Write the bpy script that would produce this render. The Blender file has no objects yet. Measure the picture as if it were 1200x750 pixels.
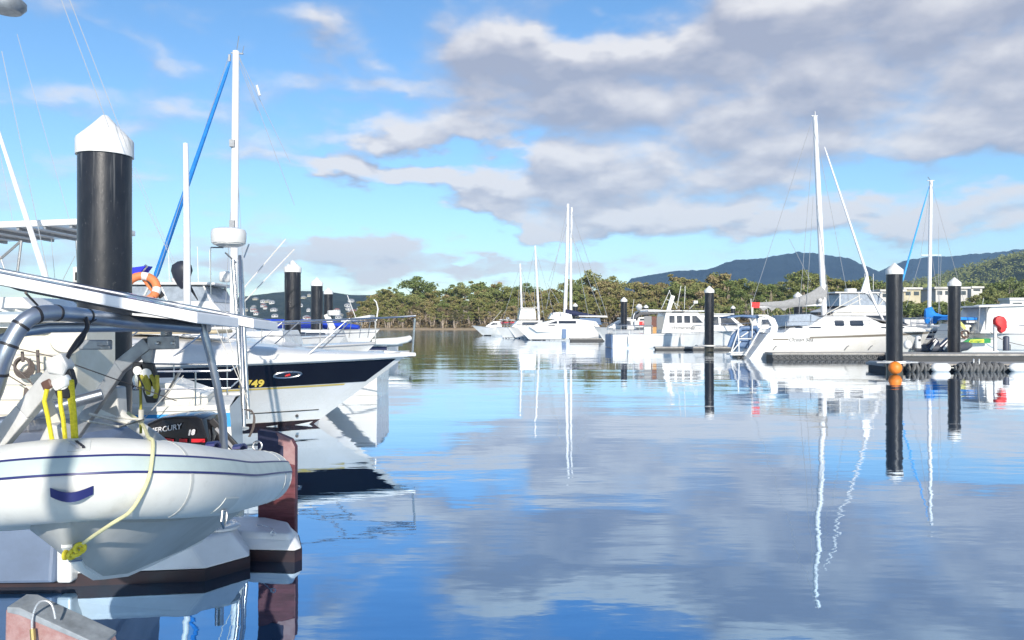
import bpy, bmesh, math, random
from math import sin, cos, pi, radians, sqrt, atan2
from mathutils import Vector, Matrix, noise
random.seed(7)
SC = bpy.context.scene
COL = SC.collection
HC = 2.0            # camera height above the water
F = 900.0           # focal length in photograph pixels (1200 wide)

# ---------------------------------------------------------------- camera
cam_d = bpy.data.cameras.new("camera")
cam = bpy.data.objects.new("camera", cam_d); COL.objects.link(cam)
cam_d.sensor_width = 36.0; cam_d.lens = 36.0 * F / 1200
cam_d.shift_y = 1.0 / 1200
cam_d.clip_start = 0.05; cam_d.clip_end = 12000
cam.location = (0, 0, HC); cam.rotation_euler = (radians(90), 0, 0)
SC.camera = cam
SC.view_settings.view_transform = 'Standard'
SC.view_settings.look = 'None'
SC.view_settings.exposure = 0.6
SC.view_settings.gamma = 1.0

# ---------------------------------------------------------------- sun
SUN_S = radians(11); SUN_E = radians(24)
sdir = Vector((sin(SUN_S) * cos(SUN_E), -cos(SUN_S) * cos(SUN_E), sin(SUN_E)))
sun_d = bpy.data.lights.new("sun", 'SUN'); sun_d.energy = 3.9; sun_d.angle = radians(0.5)
sun_d.color = (1.0, 0.93, 0.83)
sun = bpy.data.objects.new("sun", sun_d); COL.objects.link(sun)
sun.rotation_euler = sdir.to_track_quat('Z', 'Y').to_euler()

# ---------------------------------------------------------------- node helpers
class NB:
    """tiny node builder"""
    def __init__(s, tree): s.t = tree; s.n = tree.nodes; s.l = tree.links
    def new(s, typ, **kw):
        n = s.n.new(typ)
        for k, v in kw.items(): setattr(n, k, v)
        return n
    def put(s, sock, v):
        if v is None: return
        if isinstance(v, bpy.types.NodeSocket): s.l.new(v, sock)
        else: sock.default_value = v
    def math(s, op, a, b=None, c=None, clamp=False):
        n = s.new('ShaderNodeMath', operation=op, use_clamp=clamp)
        for i, v in enumerate((a, b, c)): s.put(n.inputs[i], v)
        return n.outputs[0]
    def vmath(s, op, a, b=None, scale=None):
        n = s.new('ShaderNodeVectorMath', operation=op)
        s.put(n.inputs[0], a); s.put(n.inputs[1], b)
        if scale is not None: s.put(n.inputs['Scale'], scale)
        return n.outputs['Value'] if op in ('DOT_PRODUCT', 'LENGTH') else n.outputs[0]
    def noise(s, vec, scale, detail=4, rough=0.55, dist=0.0, dim='3D'):
        n = s.new('ShaderNodeTexNoise', noise_dimensions=dim)
        if vec is not None: s.l.new(vec, n.inputs['Vector'])
        n.inputs['Scale'].default_value = scale; n.inputs['Detail'].default_value = detail
        n.inputs['Roughness'].default_value = rough; n.inputs['Distortion'].default_value = dist
        return n.outputs['Fac']
    def maprange(s, v, a, b, c, d, smooth=False):
        n = s.new('ShaderNodeMapRange'); n.clamp = True
        if smooth: n.interpolation_type = 'SMOOTHSTEP'
        s.put(n.inputs[0], v)
        for i, x in enumerate((a, b, c, d)): s.put(n.inputs[i + 1], x)
        return n.outputs[0]
    def mix(s, fac, a, b, blend='MIX'):
        n = s.new('ShaderNodeMix', data_type='RGBA', blend_type=blend)
        s.put(n.inputs[0], fac); s.put(n.inputs[6], a); s.put(n.inputs[7], b)
        return n.outputs[2]

# ---------------------------------------------------------------- world: Nishita sky + procedural clouds
W = bpy.data.worlds.new("World"); SC.world = W; W.use_nodes = True
W.node_tree.nodes.clear()
# the cloud field as a node group: direction in, (density) out
G = bpy.data.node_groups.new("cloud_field", 'ShaderNodeTree')
G.interface.new_socket("Vec", in_out='INPUT', socket_type='NodeSocketVector')
G.interface.new_socket("Density", in_out='OUTPUT', socket_type='NodeSocketFloat')
g = NB(G)
gi = g.new('NodeGroupInput'); go = g.new('NodeGroupOutput')
sep = g.new('ShaderNodeSeparateXYZ'); g.l.new(gi.outputs[0], sep.inputs[0])
vx, vy, vz = sep.outputs
az = g.math('ARCTAN2', vx, vy)
el = g.math('ARCSINE', vz)
den = g.math('ADD', g.math('ABSOLUTE', vz), 0.42)
cmb = g.new('ShaderNodeCombineXYZ')
g.put(cmb.inputs[0], g.math('DIVIDE', vx, den)); g.put(cmb.inputs[1], g.math('DIVIDE', vy, den))
g.put(cmb.inputs[2], g.math('MULTIPLY', g.math('DIVIDE', vz, den), 2.4))
big = g.noise(cmb.outputs[0], 1.9, 3, 0.5)
cmb2 = g.new('ShaderNodeCombineXYZ')
g.put(cmb2.inputs[0], g.math('DIVIDE', vx, den)); g.put(cmb2.inputs[1], g.math('DIVIDE', vy, den))
g.put(cmb2.inputs[2], g.math('MULTIPLY', g.math('DIVIDE', vz, den), 1.9))
fine = g.noise(cmb2.outputs[0], 8.5, 8, 0.50, 0.15)
warp = g.math('SUBTRACT', g.noise(cmb2.outputs[0], 5.0, 4, 0.55), 0.5)
azw = g.math('ADD', az, g.math('MULTIPLY', warp, 0.22))
elw = g.math('ADD', el, g.math('MULTIPLY', warp, 0.10))
def ang(px, py):
    x = (px - 600) / F; z = (376 - py) / F
    return atan2(x, 1.0), math.asin(z / sqrt(1 + x * x + z * z))
# cloud masses: photo px, py, rx, ry, weight, tilt(deg)
BLOBS = [
 (640, 72, 85, 38, .42, 0), (770, 110, 150, 60, .52, 0), (900, 85, 150, 62, .50, 0), (1040, 50, 170, 60, .56, 0),
 (1150, 110, 130, 75, .52, 0), (700, 165, 110, 40, .40, 0), (760, 215, 130, 42, .50, 0), (880, 170, 110, 36, .35, 0),
 (1050, 140, 120, 50, .42, 0), (950, 25, 120, 40, .4, 0), (1195, 20, 100, 60, .45, 0),
 (450, 198, 70, 13, .50, 12), (560, 228, 90, 20, .62, 12), (680, 260, 75, 14, .55, 8), (400, 190, 40, 9, .3, 0), (355, 100, 30, 9, .26, 0), (470, 108, 30, 8, .26, 0), (505, 150, 50, 11, .30, 0), (440, 140, 26, 8, .22, 0), (540, 135, 30, 9, .25, 0), (600, 40, 40, 12, .3, 0),
 (430, 303, 95, 19, .80, 4), (560, 317, 90, 12, .70, 3), (340, 297, 70, 12, .62, 0), (650, 318, 60, 8, .45, 0), (660, 312, 60, 9, .22, 0),
 (850, 252, 130, 18, .46, 2), (985, 262, 110, 17, .42, 0), (1110, 248, 90, 16, .50, 0), (1190, 240, 60, 18, .42, 0),
 (120, 134, 120, 17, .27, 4), (235, 120, 60, 14, .20, 0), (310, 182, 60, 9, .26, 0), (30, 125, 60, 14, .2, 0),
 (420, 92, 60, 12, .27, 0), (515, 157, 45, 12, .30, 0), (215, 76, 26, 9, .22, 0), (300, 18, 40, 12, .20, 0),
 (365, 40, 50, 10, .20, 25), (545, 20, 50, 10, .18, 0), (490, 95, 30, 10, .2, 0), (380, 120, 50, 9, .2, 0),
 (560, 105, 40, 12, .22, 0),
 (180, 40, 70, 9, .16, 20), (60, 190, 50, 8, .16, 10), (160, 215, 60, 8, .16, 0), (450, 60, 40, 9, .2, 10), (250, 330, 90, 10, .25, 0), (60, 300, 90, 9, .2, 0),
 (1000, 218, 70, 14, -.34, 0), (1100, 200, 70, 10, -.2, 0), (820, 30, 45, 24, -.45, 20), (700, 20, 60, 18, -.35, 0), (1180, 198, 60, 11, -.26, 0),
 (520, 182, 80, 11, -.3, 5), (590, 190, 40, 9, -.2, 10), (600, 275, 60, 8, -.3, 0), (480, 262, 90, 12, -.3, 0), (760, 290, 200, 10, -.2, 0),
]
tot = None
for (px, py, rx, ry, w, tl) in BLOBS:
    a0, e0 = ang(px, py)
    ax = rx / F * cos(a0) ** 2 * 1.0; ey = ry / F * cos(a0)
    t = radians(-tl)
    dx = g.math('SUBTRACT', azw, a0); dy = g.math('SUBTRACT', elw, e0)
    if tl:
        u = g.math('ADD', g.math('MULTIPLY', dx, cos(t)), g.math('MULTIPLY', dy, sin(t)))
        v = g.math('SUBTRACT', g.math('MULTIPLY', dy, cos(t)), g.math('MULTIPLY', dx, sin(t)))
    else: u, v = dx, dy
    u = g.math('DIVIDE', u, ax); v = g.math('DIVIDE', v, ey)
    r2 = g.math('ADD', g.math('MULTIPLY', u, u), g.math('MULTIPLY', v, v))
    e = g.math('EXPONENT', g.math('MULTIPLY', r2, -0.75))
    tot = g.math('MULTIPLY_ADD', e, w, tot if tot is not None else 0.0)
tot = g.math('MINIMUM', tot, 0.56)
d = g.math('ADD', tot, g.math('MULTIPLY', g.math('SUBTRACT', fine, 0.5), 1.05))
midn = g.noise(cmb2.outputs[0], 3.6, 3, 0.5)
d = g.math('ADD', d, g.math('MULTIPLY', g.math('SUBTRACT', midn, 0.5), 0.75))
d = g.math('ADD', d, g.math('MULTIPLY', g.math('SUBTRACT', big, 0.5), 0.55))
# behind and beside the camera the sky carries on with scattered cloud
out = g.maprange(g.math('ABSOLUTE', az), 0.68, 0.95, 0.0, 0.16)
d = g.math('ADD', d, out)
g.l.new(g.math('SUBTRACT', d, 0.10), go.inputs[0])

w = NB(W.node_tree)
wout = w.new('ShaderNodeOutputWorld'); bg = w.new('ShaderNodeBackground')
w.l.new(bg.outputs[0], wout.inputs[0])
tc = w.new('ShaderNodeTexCoord'); D = tc.outputs['Generated']
sky = w.new('ShaderNodeTexSky', sky_type='NISHITA'); sky.sun_disc = False
sky.sun_elevation = SUN_E
sky.sun_rotation = atan2(sdir.x, sdir.y)
sky.altitude = 0; sky.air_density = 1.0; sky.dust_density = 0.15; sky.ozone_density = 2.0
STR = 0.112
def field(vec):
    n = w.new('ShaderNodeGroup'); n.node_tree = G; w.l.new(vec, n.inputs[0]); return n.outputs[0]
d0 = field(D)
up = w.vmath('NORMALIZE', w.vmath('ADD', D, (0.006, 0.0, 0.020)))
d1 = field(up)
cover = w.maprange(d0, -0.14, 0.46, 0.0, 1.0, True)
lit = w.math('ADD', w.math('MULTIPLY', w.math('SUBTRACT', d0, d1), 2.0), 0.50)
sz = w.new('ShaderNodeSeparateXYZ'); w.l.new(D, sz.inputs[0])
thick = w.math('ADD', w.math('MULTIPLY', w.maprange(d0, 0.2, 0.75, 0.14, -0.22), w.maprange(sz.outputs[2], 0.06, 0.18, 0.2, 1.0)), w.math('ADD', w.maprange(sz.outputs[2], 0.08, 0.40, 0.24, -0.36), w.maprange(sz.outputs[2], 0.085, 0.17, 0.34, 0.0)))
mott = w.math('MULTIPLY', w.math('SUBTRACT', w.noise(D, 7.0, 3, .5), 0.5), 0.7)
lit = w.math('ADD', w.math('ADD', lit, mott), thick, clamp=True)
ramp = w.new('ShaderNodeValToRGB')
cr = ramp.color_ramp
cr.elements[0].position = 0.0; cr.elements[0].color = (2.5, 2.65, 3.3, 1)
cr.elements[1].position = 1.0; cr.elements[1].color = (5.5, 5.35, 5.35, 1)
e = cr.elements.new(0.45); e.color = (3.6, 3.6, 4.0, 1)
w.l.new(lit, ramp.inputs[0])
skysat = w.new('ShaderNodeHueSaturation'); skysat.inputs['Saturation'].default_value = 1.13; skysat.inputs['Value'].default_value = 1.0
w.l.new(w.mix(1.0, sky.outputs[0], (.92, 1.01, 1.09, 1), 'MULTIPLY'), skysat.inputs['Color'])
col = w.mix(w.math('MULTIPLY', cover, 0.93), skysat.outputs[0], ramp.outputs[0])
w.l.new(col, bg.inputs[0]); bg.inputs[1].default_value = STR

# ---------------------------------------------------------------- materials
MATS = {}
def mat(name, col=(.8, .8, .8), rough=.5, metal=0.0, var=0.0, vscale=3.0, bump=0.0, bscale=20.0, spec=None, coat=0.0, dirt=None, trans=0.0, emis=None, stretch=None):
    if name in MATS: return MATS[name]
    m = bpy.data.materials.new(name); m.use_nodes = True; MATS[name] = m
    b = NB(m.node_tree); p = m.node_tree.nodes['Principled BSDF']
    p.inputs['Base Color'].default_value = (*col, 1); p.inputs['Roughness'].default_value = rough
    p.inputs['Metallic'].default_value = metal
    if coat: p.inputs['Coat Weight'].default_value = coat; p.inputs['Coat Roughness'].default_value = .08
    if spec is not None: p.inputs['Specular IOR Level'].default_value = spec
    if trans: p.inputs['Transmission Weight'].default_value = trans
    tcn = b.new('ShaderNodeTexCoord'); vec = tcn.outputs['Object']
    if stretch:
        mp = b.new('ShaderNodeMapping'); mp.inputs['Scale'].default_value = stretch
        b.l.new(vec, mp.inputs['Vector']); vec = mp.outputs[0]
    if var:
        n = b.noise(vec, vscale, 6, .62)
        f = b.maprange(n, .35, .68, 0, 1)
        dk = dirt if dirt else tuple(c * (1 - var) for c in col)
        c = b.mix(f, (*col, 1), (*dk, 1))
        b.l.new(c, p.inputs['Base Color'])
        b.l.new(b.maprange(n, .3, .7, rough, min(1, rough + .15)), p.inputs['Roughness'])
    if bump:
        n = b.noise(vec, bscale, 5, .6)
        bn = b.new('ShaderNodeBump'); bn.inputs['Strength'].default_value = bump; bn.inputs['Distance'].default_value = .01
        b.l.new(n, bn.inputs['Height']); b.l.new(bn.outputs[0], p.inputs['Normal'])
    return m

gel = lambda: mat('white_gelcoat', (.70, .70, .69), .22, var=.10, vscale=1.3, coat=.4, dirt=(.60, .59, .55))
gel2 = lambda: mat('cream_gelcoat', (.66, .64, .58), .3, var=.14, vscale=1.1, coat=.2, dirt=(.56, .53, .45))
steel = lambda: mat('stainless_steel', (.62, .62, .62), .22, 1.0, var=.25, vscale=9)
alu = lambda: mat('painted_aluminium_white', (.72, .72, .72), .35, var=.08, vscale=4)
galv = lambda: mat('grey_aluminium', (.36, .37, .38), .42, .65, var=.25, vscale=14, bump=.15, bscale=60)
black = lambda: mat('black_plastic', (.018, .018, .022), .38, var=.3, vscale=12)
antifoul = lambda: mat('dark_antifouling', (.012, .008, .012), .5, var=.4, vscale=5, dirt=(.035, .014, .016))
glass = lambda: mat('dark_tinted_glass', (.025, .032, .045), .06, spec=.9, var=.3, vscale=2)
clearg = lambda: mat('clear_vinyl', (.33, .38, .44), .12, spec=.7, var=.35, vscale=5)
rope = lambda: mat('pale_rope', (.62, .60, .54), .85, var=.2, vscale=60)
yrope = lambda: mat('yellow_rope', (.72, .62, .03), .75, var=.3, vscale=80)
blue = lambda: mat('blue_canvas', (.015, .17, .62), .75, var=.25, vscale=7, bump=.4, bscale=14)
navy = lambda: mat('navy_canvas', (.012, .02, .07), .7, var=.3, vscale=8, bump=.4, bscale=14)
greyc = lambda: mat('grey_canvas', (.30, .30, .30), .85, var=.2, vscale=8, bump=.4, bscale=12)
rubber = lambda: mat('black_rubber', (.022, .022, .024), .7, var=.4, vscale=20)
fender = lambda: mat('white_fender_vinyl', (.76, .76, .74), .4, var=.12, vscale=9)
red = lambda: mat('red_vinyl', (.68, .03, .03), .5, var=.2, vscale=10)

# ---------------------------------------------------------------- mesh builder
SPLIT = {'top_frame', 'hood_frame', 'blue_stripe', 'side_stripe', 'boot_stripe', 'gold_pinstripe', 'black_band', 'knuckle_line', 'gunwale', 'rubbing_strake', 'navy_stripe', 'outrigger', 'stanchion', 'red_panel', 'bracket_plate', 'antenna_arm', 'deck_cover', 'spreader', 'derrick_spar'}
class MB:
    def __init__(s): s.v = []; s.f = []; s.mi = []; s.m = 0; s.cuts = []
    def add(s, vs, fs):
        o = len(s.v); s.cuts.append((o, len(s.f))); s.v += [tuple(v) for v in vs]
        for f in fs: s.f.append(tuple(i + o for i in f)); s.mi.append(s.m)
        return s
    def box(s, c, size, rot=None):
        sx, sy, sz = (k / 2 for k in size); vs = []
        for x, y, z in ((-1,-1,-1),(1,-1,-1),(1,1,-1),(-1,1,-1),(-1,-1,1),(1,-1,1),(1,1,1),(-1,1,1)):
            p = Vector((x * sx, y * sy, z * sz))
            if rot is not None: p = rot @ p
            vs.append(p + Vector(c))
        return s.add(vs, [(0,3,2,1),(4,5,6,7),(0,1,5,4),(1,2,6,5),(2,3,7,6),(3,0,4,7)])
    def hexa(s, pts):
        return s.add(pts, [(0,3,2,1),(4,5,6,7),(0,1,5,4),(1,2,6,5),(2,3,7,6),(3,0,4,7)])
    def bar(s, a, b, w, h, up=(0, 0, 1)):
        a = Vector(a); b = Vector(b); d = (b - a); L = d.length; d.normalize()
        u = Vector(up); sd = d.cross(u)
        if sd.length < 1e-4: sd = d.cross(Vector((1, 0, 0)))
        sd.normalize(); u = sd.cross(d)
        R = Matrix((sd, d, u)).transposed()
        return s.box((a + b) / 2, (w, L, h), R)
    def tube(s, pts, r, n=8, caps=True):
        pts = [Vector(p) for p in pts]; k = len(pts)
        rr = r if isinstance(r, (list, tuple)) else [r] * k
        d0 = (pts[1] - pts[0]).normalized()
        ref = Vector((0, 0, 1)) if abs(d0.z) < .9 else Vector((1, 0, 0))
        sd = d0.cross(ref).normalized(); vs = []; fs = []
        for i, p in enumerate(pts):
            d = (pts[min(i + 1, k - 1)] - pts[max(i - 1, 0)])
            if d.length < 1e-9: d = d0
            d = d.normalized()
            sd = (sd - d * sd.dot(d))
            if sd.length < 1e-6: sd = d.orthogonal()
            sd.normalize(); up = sd.cross(d)
            for j in range(n):
                a = 2 * pi * j / n
                vs.append(p + (sd * cos(a) + up * sin(a)) * rr[i])
        for i in range(k - 1):
            for j in range(n):
                j2 = (j + 1) % n
                fs.append((i * n + j, i * n + j2, (i + 1) * n + j2, (i + 1) * n + j))
        if caps:
            fs.append(tuple(range(n))[::-1]); fs.append(tuple((k - 1) * n + j for j in range(n)))
        return s.add(vs, fs)
    def lathe(s, prof, c=(0, 0, 0), n=24, M=None):
        vs = []; fs = []; k = len(prof)
        for (r, z) in prof:
            for j in range(n):
                a = 2 * pi * j / n; p = Vector((r * cos(a), r * sin(a), z))
                if M is not None: p = M @ p
                vs.append(p + Vector(c))
        for i in range(k - 1):
            for j in range(n):
                j2 = (j + 1) % n
                fs.append((i * n + j, i * n + j2, (i + 1) * n + j2, (i + 1) * n + j))
        fs.append(tuple(range(n))[::-1]); fs.append(tuple((k - 1) * n + j for j in range(n)))
        return s.add(vs, fs)
    def loft(s, rings, caps=True, closed=True):
        n = len(rings[0]); vs = [p for r in rings for p in r]; fs = []
        for i in range(len(rings) - 1):
            for j in range(n if closed else n - 1):
                j2 = (j + 1) % n
                fs.append((i * n + j, i * n + j2, (i + 1) * n + j2, (i + 1) * n + j))
        if caps:
            fs.append(tuple(range(n))[::-1]); fs.append(tuple((len(rings) - 1) * n + j for j in range(n)))
        return s.add(vs, fs)
    def prism(s, poly, y0, y1, fy=None):
        """poly of (x,z); extruded between y0 and y1; fy(x,z)->y scale"""
        n = len(poly)
        A = [(x, y0 * (fy(x, z) if fy else 1), z) for x, z in poly]
        B = [(x, y1 * (fy(x, z) if fy else 1), z) for x, z in poly]
        fs = [tuple(range(n))[::-1], tuple(range(n, 2 * n))]
        for i in range(n): j = (i + 1) % n; fs.append((i, j, n + j, n + i))
        return s.add(A + B, fs)
    def build(s, name, material, parent=None, smooth=False, bevel=0.0, loc=None):
        if name in SPLIT and len(s.cuts) > 1:
            first = None
            for i, (v0, f0) in enumerate(s.cuts):
                v1, f1 = s.cuts[i + 1] if i + 1 < len(s.cuts) else (len(s.v), len(s.f))
                q = MB(); q.add(s.v[v0:v1], [tuple(k - v0 for k in f) for f in s.f[f0:f1]])
                o = q.build(name, material, parent, smooth, bevel, loc); first = first or o
            return first
        me = bpy.data.meshes.new(name); me.from_pydata(s.v, [], s.f); me.update()
        ms = material if isinstance(material, (list, tuple)) else [material]
        for m in ms: me.materials.append(m)
        if len(ms) > 1: me.polygons.foreach_set('material_index', s.mi)
        bm = bmesh.new(); bm.from_mesh(me); bmesh.ops.recalc_face_normals(bm, faces=bm.faces); bm.to_mesh(me); bm.free()
        if smooth:
            me.polygons.foreach_set('use_smooth', [True] * len(me.polygons))
            if hasattr(me, 'set_sharp_from_angle'): me.set_sharp_from_angle(angle=radians(42))
        o = bpy.data.objects.new(name, me); COL.objects.link(o)
        if parent: o.parent = parent
        if loc: o.location = loc
        if bevel:
            b = o.modifiers.new('bevel', 'BEVEL'); b.width = bevel; b.segments = 2; b.limit_method = 'ANGLE'
        return o
def tag(o, label, cat, group=None):
    o['label'] = label; o['category'] = cat
    if group: o['group'] = group
    return o
def empty(name, loc, rz=0.0, label=None, cat=None, group=None):
    o = bpy.data.objects.new(name, None); COL.objects.link(o); o.location = loc; o.rotation_euler = (0, 0, rz)
    o.empty_display_size = .2
    if label: tag(o, label, cat, group)
    return o
def struct(o, kind='structure'): o['kind'] = kind; return o
def copy_tree(o, parent=None):
    c = o.copy(); COL.objects.link(c)
    if parent: c.parent = parent
    for ch in list(o.children): copy_tree(ch, c)
    return c
def P(px, py, d): return Vector(((px - 600) / F * d, d, HC + (376 - py) / F * d))
def Wp(px, py):   # point on the water surface
    d = HC * F / (py - 376); return Vector(((px - 600) / F * d, d, 0))
def text_mesh(name, s, size, material, parent, M, extrude=.002, shear=0.0, bold=0.0):
    c = bpy.data.curves.new(name, 'FONT'); c.body = s; c.size = size; c.extrude = extrude; c.shear = shear; c.offset = bold
    c.align_x = 'CENTER'; c.align_y = 'CENTER'; c.resolution_u = 3
    t = bpy.data.objects.new(name + '_curve', c); COL.objects.link(t)
    dg = bpy.context.evaluated_depsgraph_get(); dg.update()
    me = bpy.data.meshes.new_from_object(t.evaluated_get(dg)); me.name = name
    bpy.data.objects.remove(t); bpy.data.curves.remove(c)
    me.materials.clear(); me.materials.append(material); me.transform(M)
    o = bpy.data.objects.new(name, me); COL.objects.link(o)
    if parent: o.parent = parent
    return o
def basis(origin, xdir, updir):
    x = Vector(xdir).normalized(); u = Vector(updir); z = x.cross(u).normalized(); y = z.cross(x)
    M = Matrix((x, y, z)).transposed().to_4x4(); M.translation = Vector(origin); return M
# ================================================================ WATER
m = bpy.data.materials.new('harbour_water'); m.use_nodes = True
b = NB(m.node_tree); p = m.node_tree.nodes['Principled BSDF']
m.node_tree.nodes.remove(p)
mo = m.node_tree.nodes['Material Output']
geo = b.new('ShaderNodeNewGeometry'); pos = geo.outputs['Position']
def mp(sc, rz=0.0):
    n = b.new('ShaderNodeMapping'); n.inputs['Scale'].default_value = sc; n.inputs['Rotation'].default_value = (0, 0, rz)
    b.l.new(pos, n.inputs['Vector']); return n.outputs[0]
n1 = b.noise(mp((.35, 1.0, 1), .12), 1.5, 3, .5)
n2 = b.noise(mp((.5, 1.2, 1), -.2), 5.5, 3, .55)
n3 = b.noise(mp((.22, .9, 1), .05), .33, 2, .5)
patch = b.maprange(b.noise(mp((.35, 1.0, 1), .1), .09, 3, .5), .40, .62, 0.35, 1.0)     # calmer and more ruffled patches
dist = b.vmath('LENGTH', pos)
far = b.math('ADD', b.maprange(dist, 18, 90, 1.0, 2.0), b.maprange(dist, 80, 170, 0.0, 9.0))
h = b.math('ADD', b.math('MULTIPLY', n1, .0044), b.math('MULTIPLY', b.math('MULTIPLY', n2, patch), .0010))
h = b.math('ADD', h, b.math('MULTIPLY', n3, .024))
h = b.math('MULTIPLY', h, far)
bn = b.new('ShaderNodeBump'); bn.inputs['Strength'].default_value = 1.0; bn.inputs['Distance'].default_value = 1.0
b.l.new(h, bn.inputs['Height'])
gl = b.new('ShaderNodeBsdfGlossy'); 
b.l.new(b.maprange(dist, 10, 120, .015, .10), gl.inputs['Roughness'])
df = b.new('ShaderNodeBsdfDiffuse')
df.inputs['Color'].default_value = (.001, .030, .075, 1)
b.l.new(bn.outputs[0], gl.inputs['Normal'])
fr = b.new('ShaderNodeFresnel'); fr.inputs['IOR'].default_value = 1.40; b.l.new(bn.outputs[0], fr.inputs['Normal'])
fac = b.maprange(fr.outputs[0], .03, .75, .82, .97)
b.l.new(b.mix(b.maprange(fr.outputs[0], .04, .50, 0, 1), (.31, .52, .72, 1), (.90, .94, .99, 1)), gl.inputs['Color'])
mx = b.new('ShaderNodeMixShader'); b.l.new(fac, mx.inputs[0]); b.l.new(df.outputs[0], mx.inputs[1]); b.l.new(gl.outputs[0], mx.inputs[2])
b.l.new(mx.outputs[0], mo.inputs['Surface'])
wm = MB(); wm.add([(-6000, -400, 0), (6000, -400, 0), (6000, 7000, 0), (-6000, 7000, 0)], [(0, 1, 2, 3)])
struct(wm.build('water', m))
bed = MB(); bed.add([(-6100, -450, -6), (6100, -450, -6), (6100, 7100, -6), (-6100, 7100, -6)], [(0, 1, 2, 3)])
struct(bed.build('sea_bed', mat('silt', (.08, .07, .05), .9)))

# ================================================================ LAND
def interp(t, tab):
    if t <= tab[0][0]: return tab[0][1]
    for (a, va), (c, vc) in zip(tab, tab[1:]):
        if t <= c: k = (t - a) / (c - a); return va + (vc - va) * k
    return tab[-1][1]
SHORE = [(-60, 420), (-46, 230), (-38, 176), (-25, 166), (20, 164), (45, 152), (70, 132), (110, 120), (200, 118), (500, 160)]
def shoreY(x): return interp(x, SHORE)
def ground(x, y):
    s = y - shoreY(x)
    if s < 0: return -3.0 if s < -8 else s * .375
    z = min(s * .25, .45) + max(0, s - 2) * .022
    hx = max(0.0, min(1.0, (x - 60) / 160)); z += hx * max(0, s - 60) * .035
    if s > 60: z += noise.noise(Vector((x * .01, y * .01, 3))) * 3 * min(1, (s - 60) / 100)
    return z
lm = MB(); NX, NY = 150, 70
vs = []; fs = []
for j in range(NY):
    for i in range(NX):
        u = i / (NX - 1); x = -70 + 770 * u ** 1.6
        v = j / (NY - 1); y = shoreY(x) - 10 + 640 * v ** 2.2
        vs.append((x, y, ground(x, y)))
for j in range(NY - 1):
    for i in range(NX - 1):
        a = j * NX + i; fs.append((a, a + 1, a + NX + 1, a + NX))
lm.add(vs, fs)
gm = bpy.data.materials.new('shore_ground'); gm.use_nodes = True
b = NB(gm.node_tree); p = gm.node_tree.nodes['Principled BSDF']; p.inputs['Roughness'].default_value = .95
ge = b.new('ShaderNodeNewGeometry'); sp = b.new('ShaderNodeSeparateXYZ'); b.l.new(ge.outputs['Position'], sp.inputs[0])
nz = b.noise(ge.outputs['Position'], .8, 5, .6)
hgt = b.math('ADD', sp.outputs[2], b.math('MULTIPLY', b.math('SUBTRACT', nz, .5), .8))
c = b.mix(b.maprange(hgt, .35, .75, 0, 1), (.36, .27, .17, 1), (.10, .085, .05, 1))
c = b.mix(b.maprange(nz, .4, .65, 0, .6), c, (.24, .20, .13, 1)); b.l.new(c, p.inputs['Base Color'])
struct(lm.build('shore_land', gm, smooth=True))

# ridges: rows of photo-measured skyline heights turned into real hills at their distance
def ridge(name, tab, d, depth, seed, matr, foot=-5, amp=.05, n=220):
    mb = MB(); x0, x1 = tab[0][0], tab[-1][0]; R = 26; vs = []; fs = []
    for i in range(n):
        px = x0 + (x1 - x0) * i / (n - 1); hz = (376 - interp(px, tab)) / F * d + HC
        X = (px - 600) / F * d
        for j in range(R):
            t = j / (R - 1)
            k = sin(min(1, t / .6) * pi / 2) ** 1.2 if t < .6 else cos((t - .6) / .4 * pi / 2) ** .8
            yy = d - depth * .6 + depth * t
            nn = noise.fractal(Vector((X / d * 9 + seed, yy / d * 9, seed)), 1.0, 2.0, 6)
            z = hz * k * (1 + amp * 2.2 * nn * (1 if t < .55 else .3)) + amp * hz * .25 * noise.noise(Vector((X / d * 160, seed, 0)))
            vs.append((X * yy / d, yy, foot + z * 1.0))
    for i in range(n - 1):
        for j in range(R - 1):
            a = i * R + j; fs.append((a, a + R, a + R + 1, a + 1))
    mb.add(vs, fs); return struct(mb.build(name, matr, smooth=True))
def forest_mat(name, c1, c2, scale):
    m = bpy.data.materials.new(name); m.use_nodes = True; b = NB(m.node_tree); p = m.node_tree.nodes['Principled BSDF']
    p.inputs['Roughness'].default_value = 1; p.inputs['Specular IOR Level'].default_value = .05
    ge = b.new('ShaderNodeNewGeometry'); n = b.noise(ge.outputs['Position'], scale, 8, .7)
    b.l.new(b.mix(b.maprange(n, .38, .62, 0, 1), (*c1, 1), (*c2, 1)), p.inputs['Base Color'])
    n2 = b.noise(ge.outputs['Position'], scale * 3, 6, .7)
    bn = b.new('ShaderNodeBump'); bn.inputs['Strength'].default_value = 1; bn.inputs['Distance'].default_value = 14
    b.l.new(n2, bn.inputs['Height']); b.l.new(bn.outputs[0], p.inputs['Normal'])
    return m
MT1 = forest_mat('mountain_forest', (.010, .022, .046), (.026, .044, .064), .012)  # forest colour pushed towards blue to carry distance haze
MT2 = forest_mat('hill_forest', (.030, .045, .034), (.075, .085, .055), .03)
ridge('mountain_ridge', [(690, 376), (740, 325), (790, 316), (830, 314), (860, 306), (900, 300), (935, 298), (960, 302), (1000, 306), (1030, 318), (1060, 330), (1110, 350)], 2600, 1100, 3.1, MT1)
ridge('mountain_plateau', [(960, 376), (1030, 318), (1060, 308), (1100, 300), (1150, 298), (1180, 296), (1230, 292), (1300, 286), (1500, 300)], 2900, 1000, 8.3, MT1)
ridge('distant_hill', [(-600, 340), (-300, 330), (-100, 342), (60, 348), (150, 345), (230, 352), (280, 346), (310, 342), (345, 338), (380, 339), (410, 344), (440, 345), (480, 352), (560, 366), (620, 372)], 1500, 700, 5.7, MT2)
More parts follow.
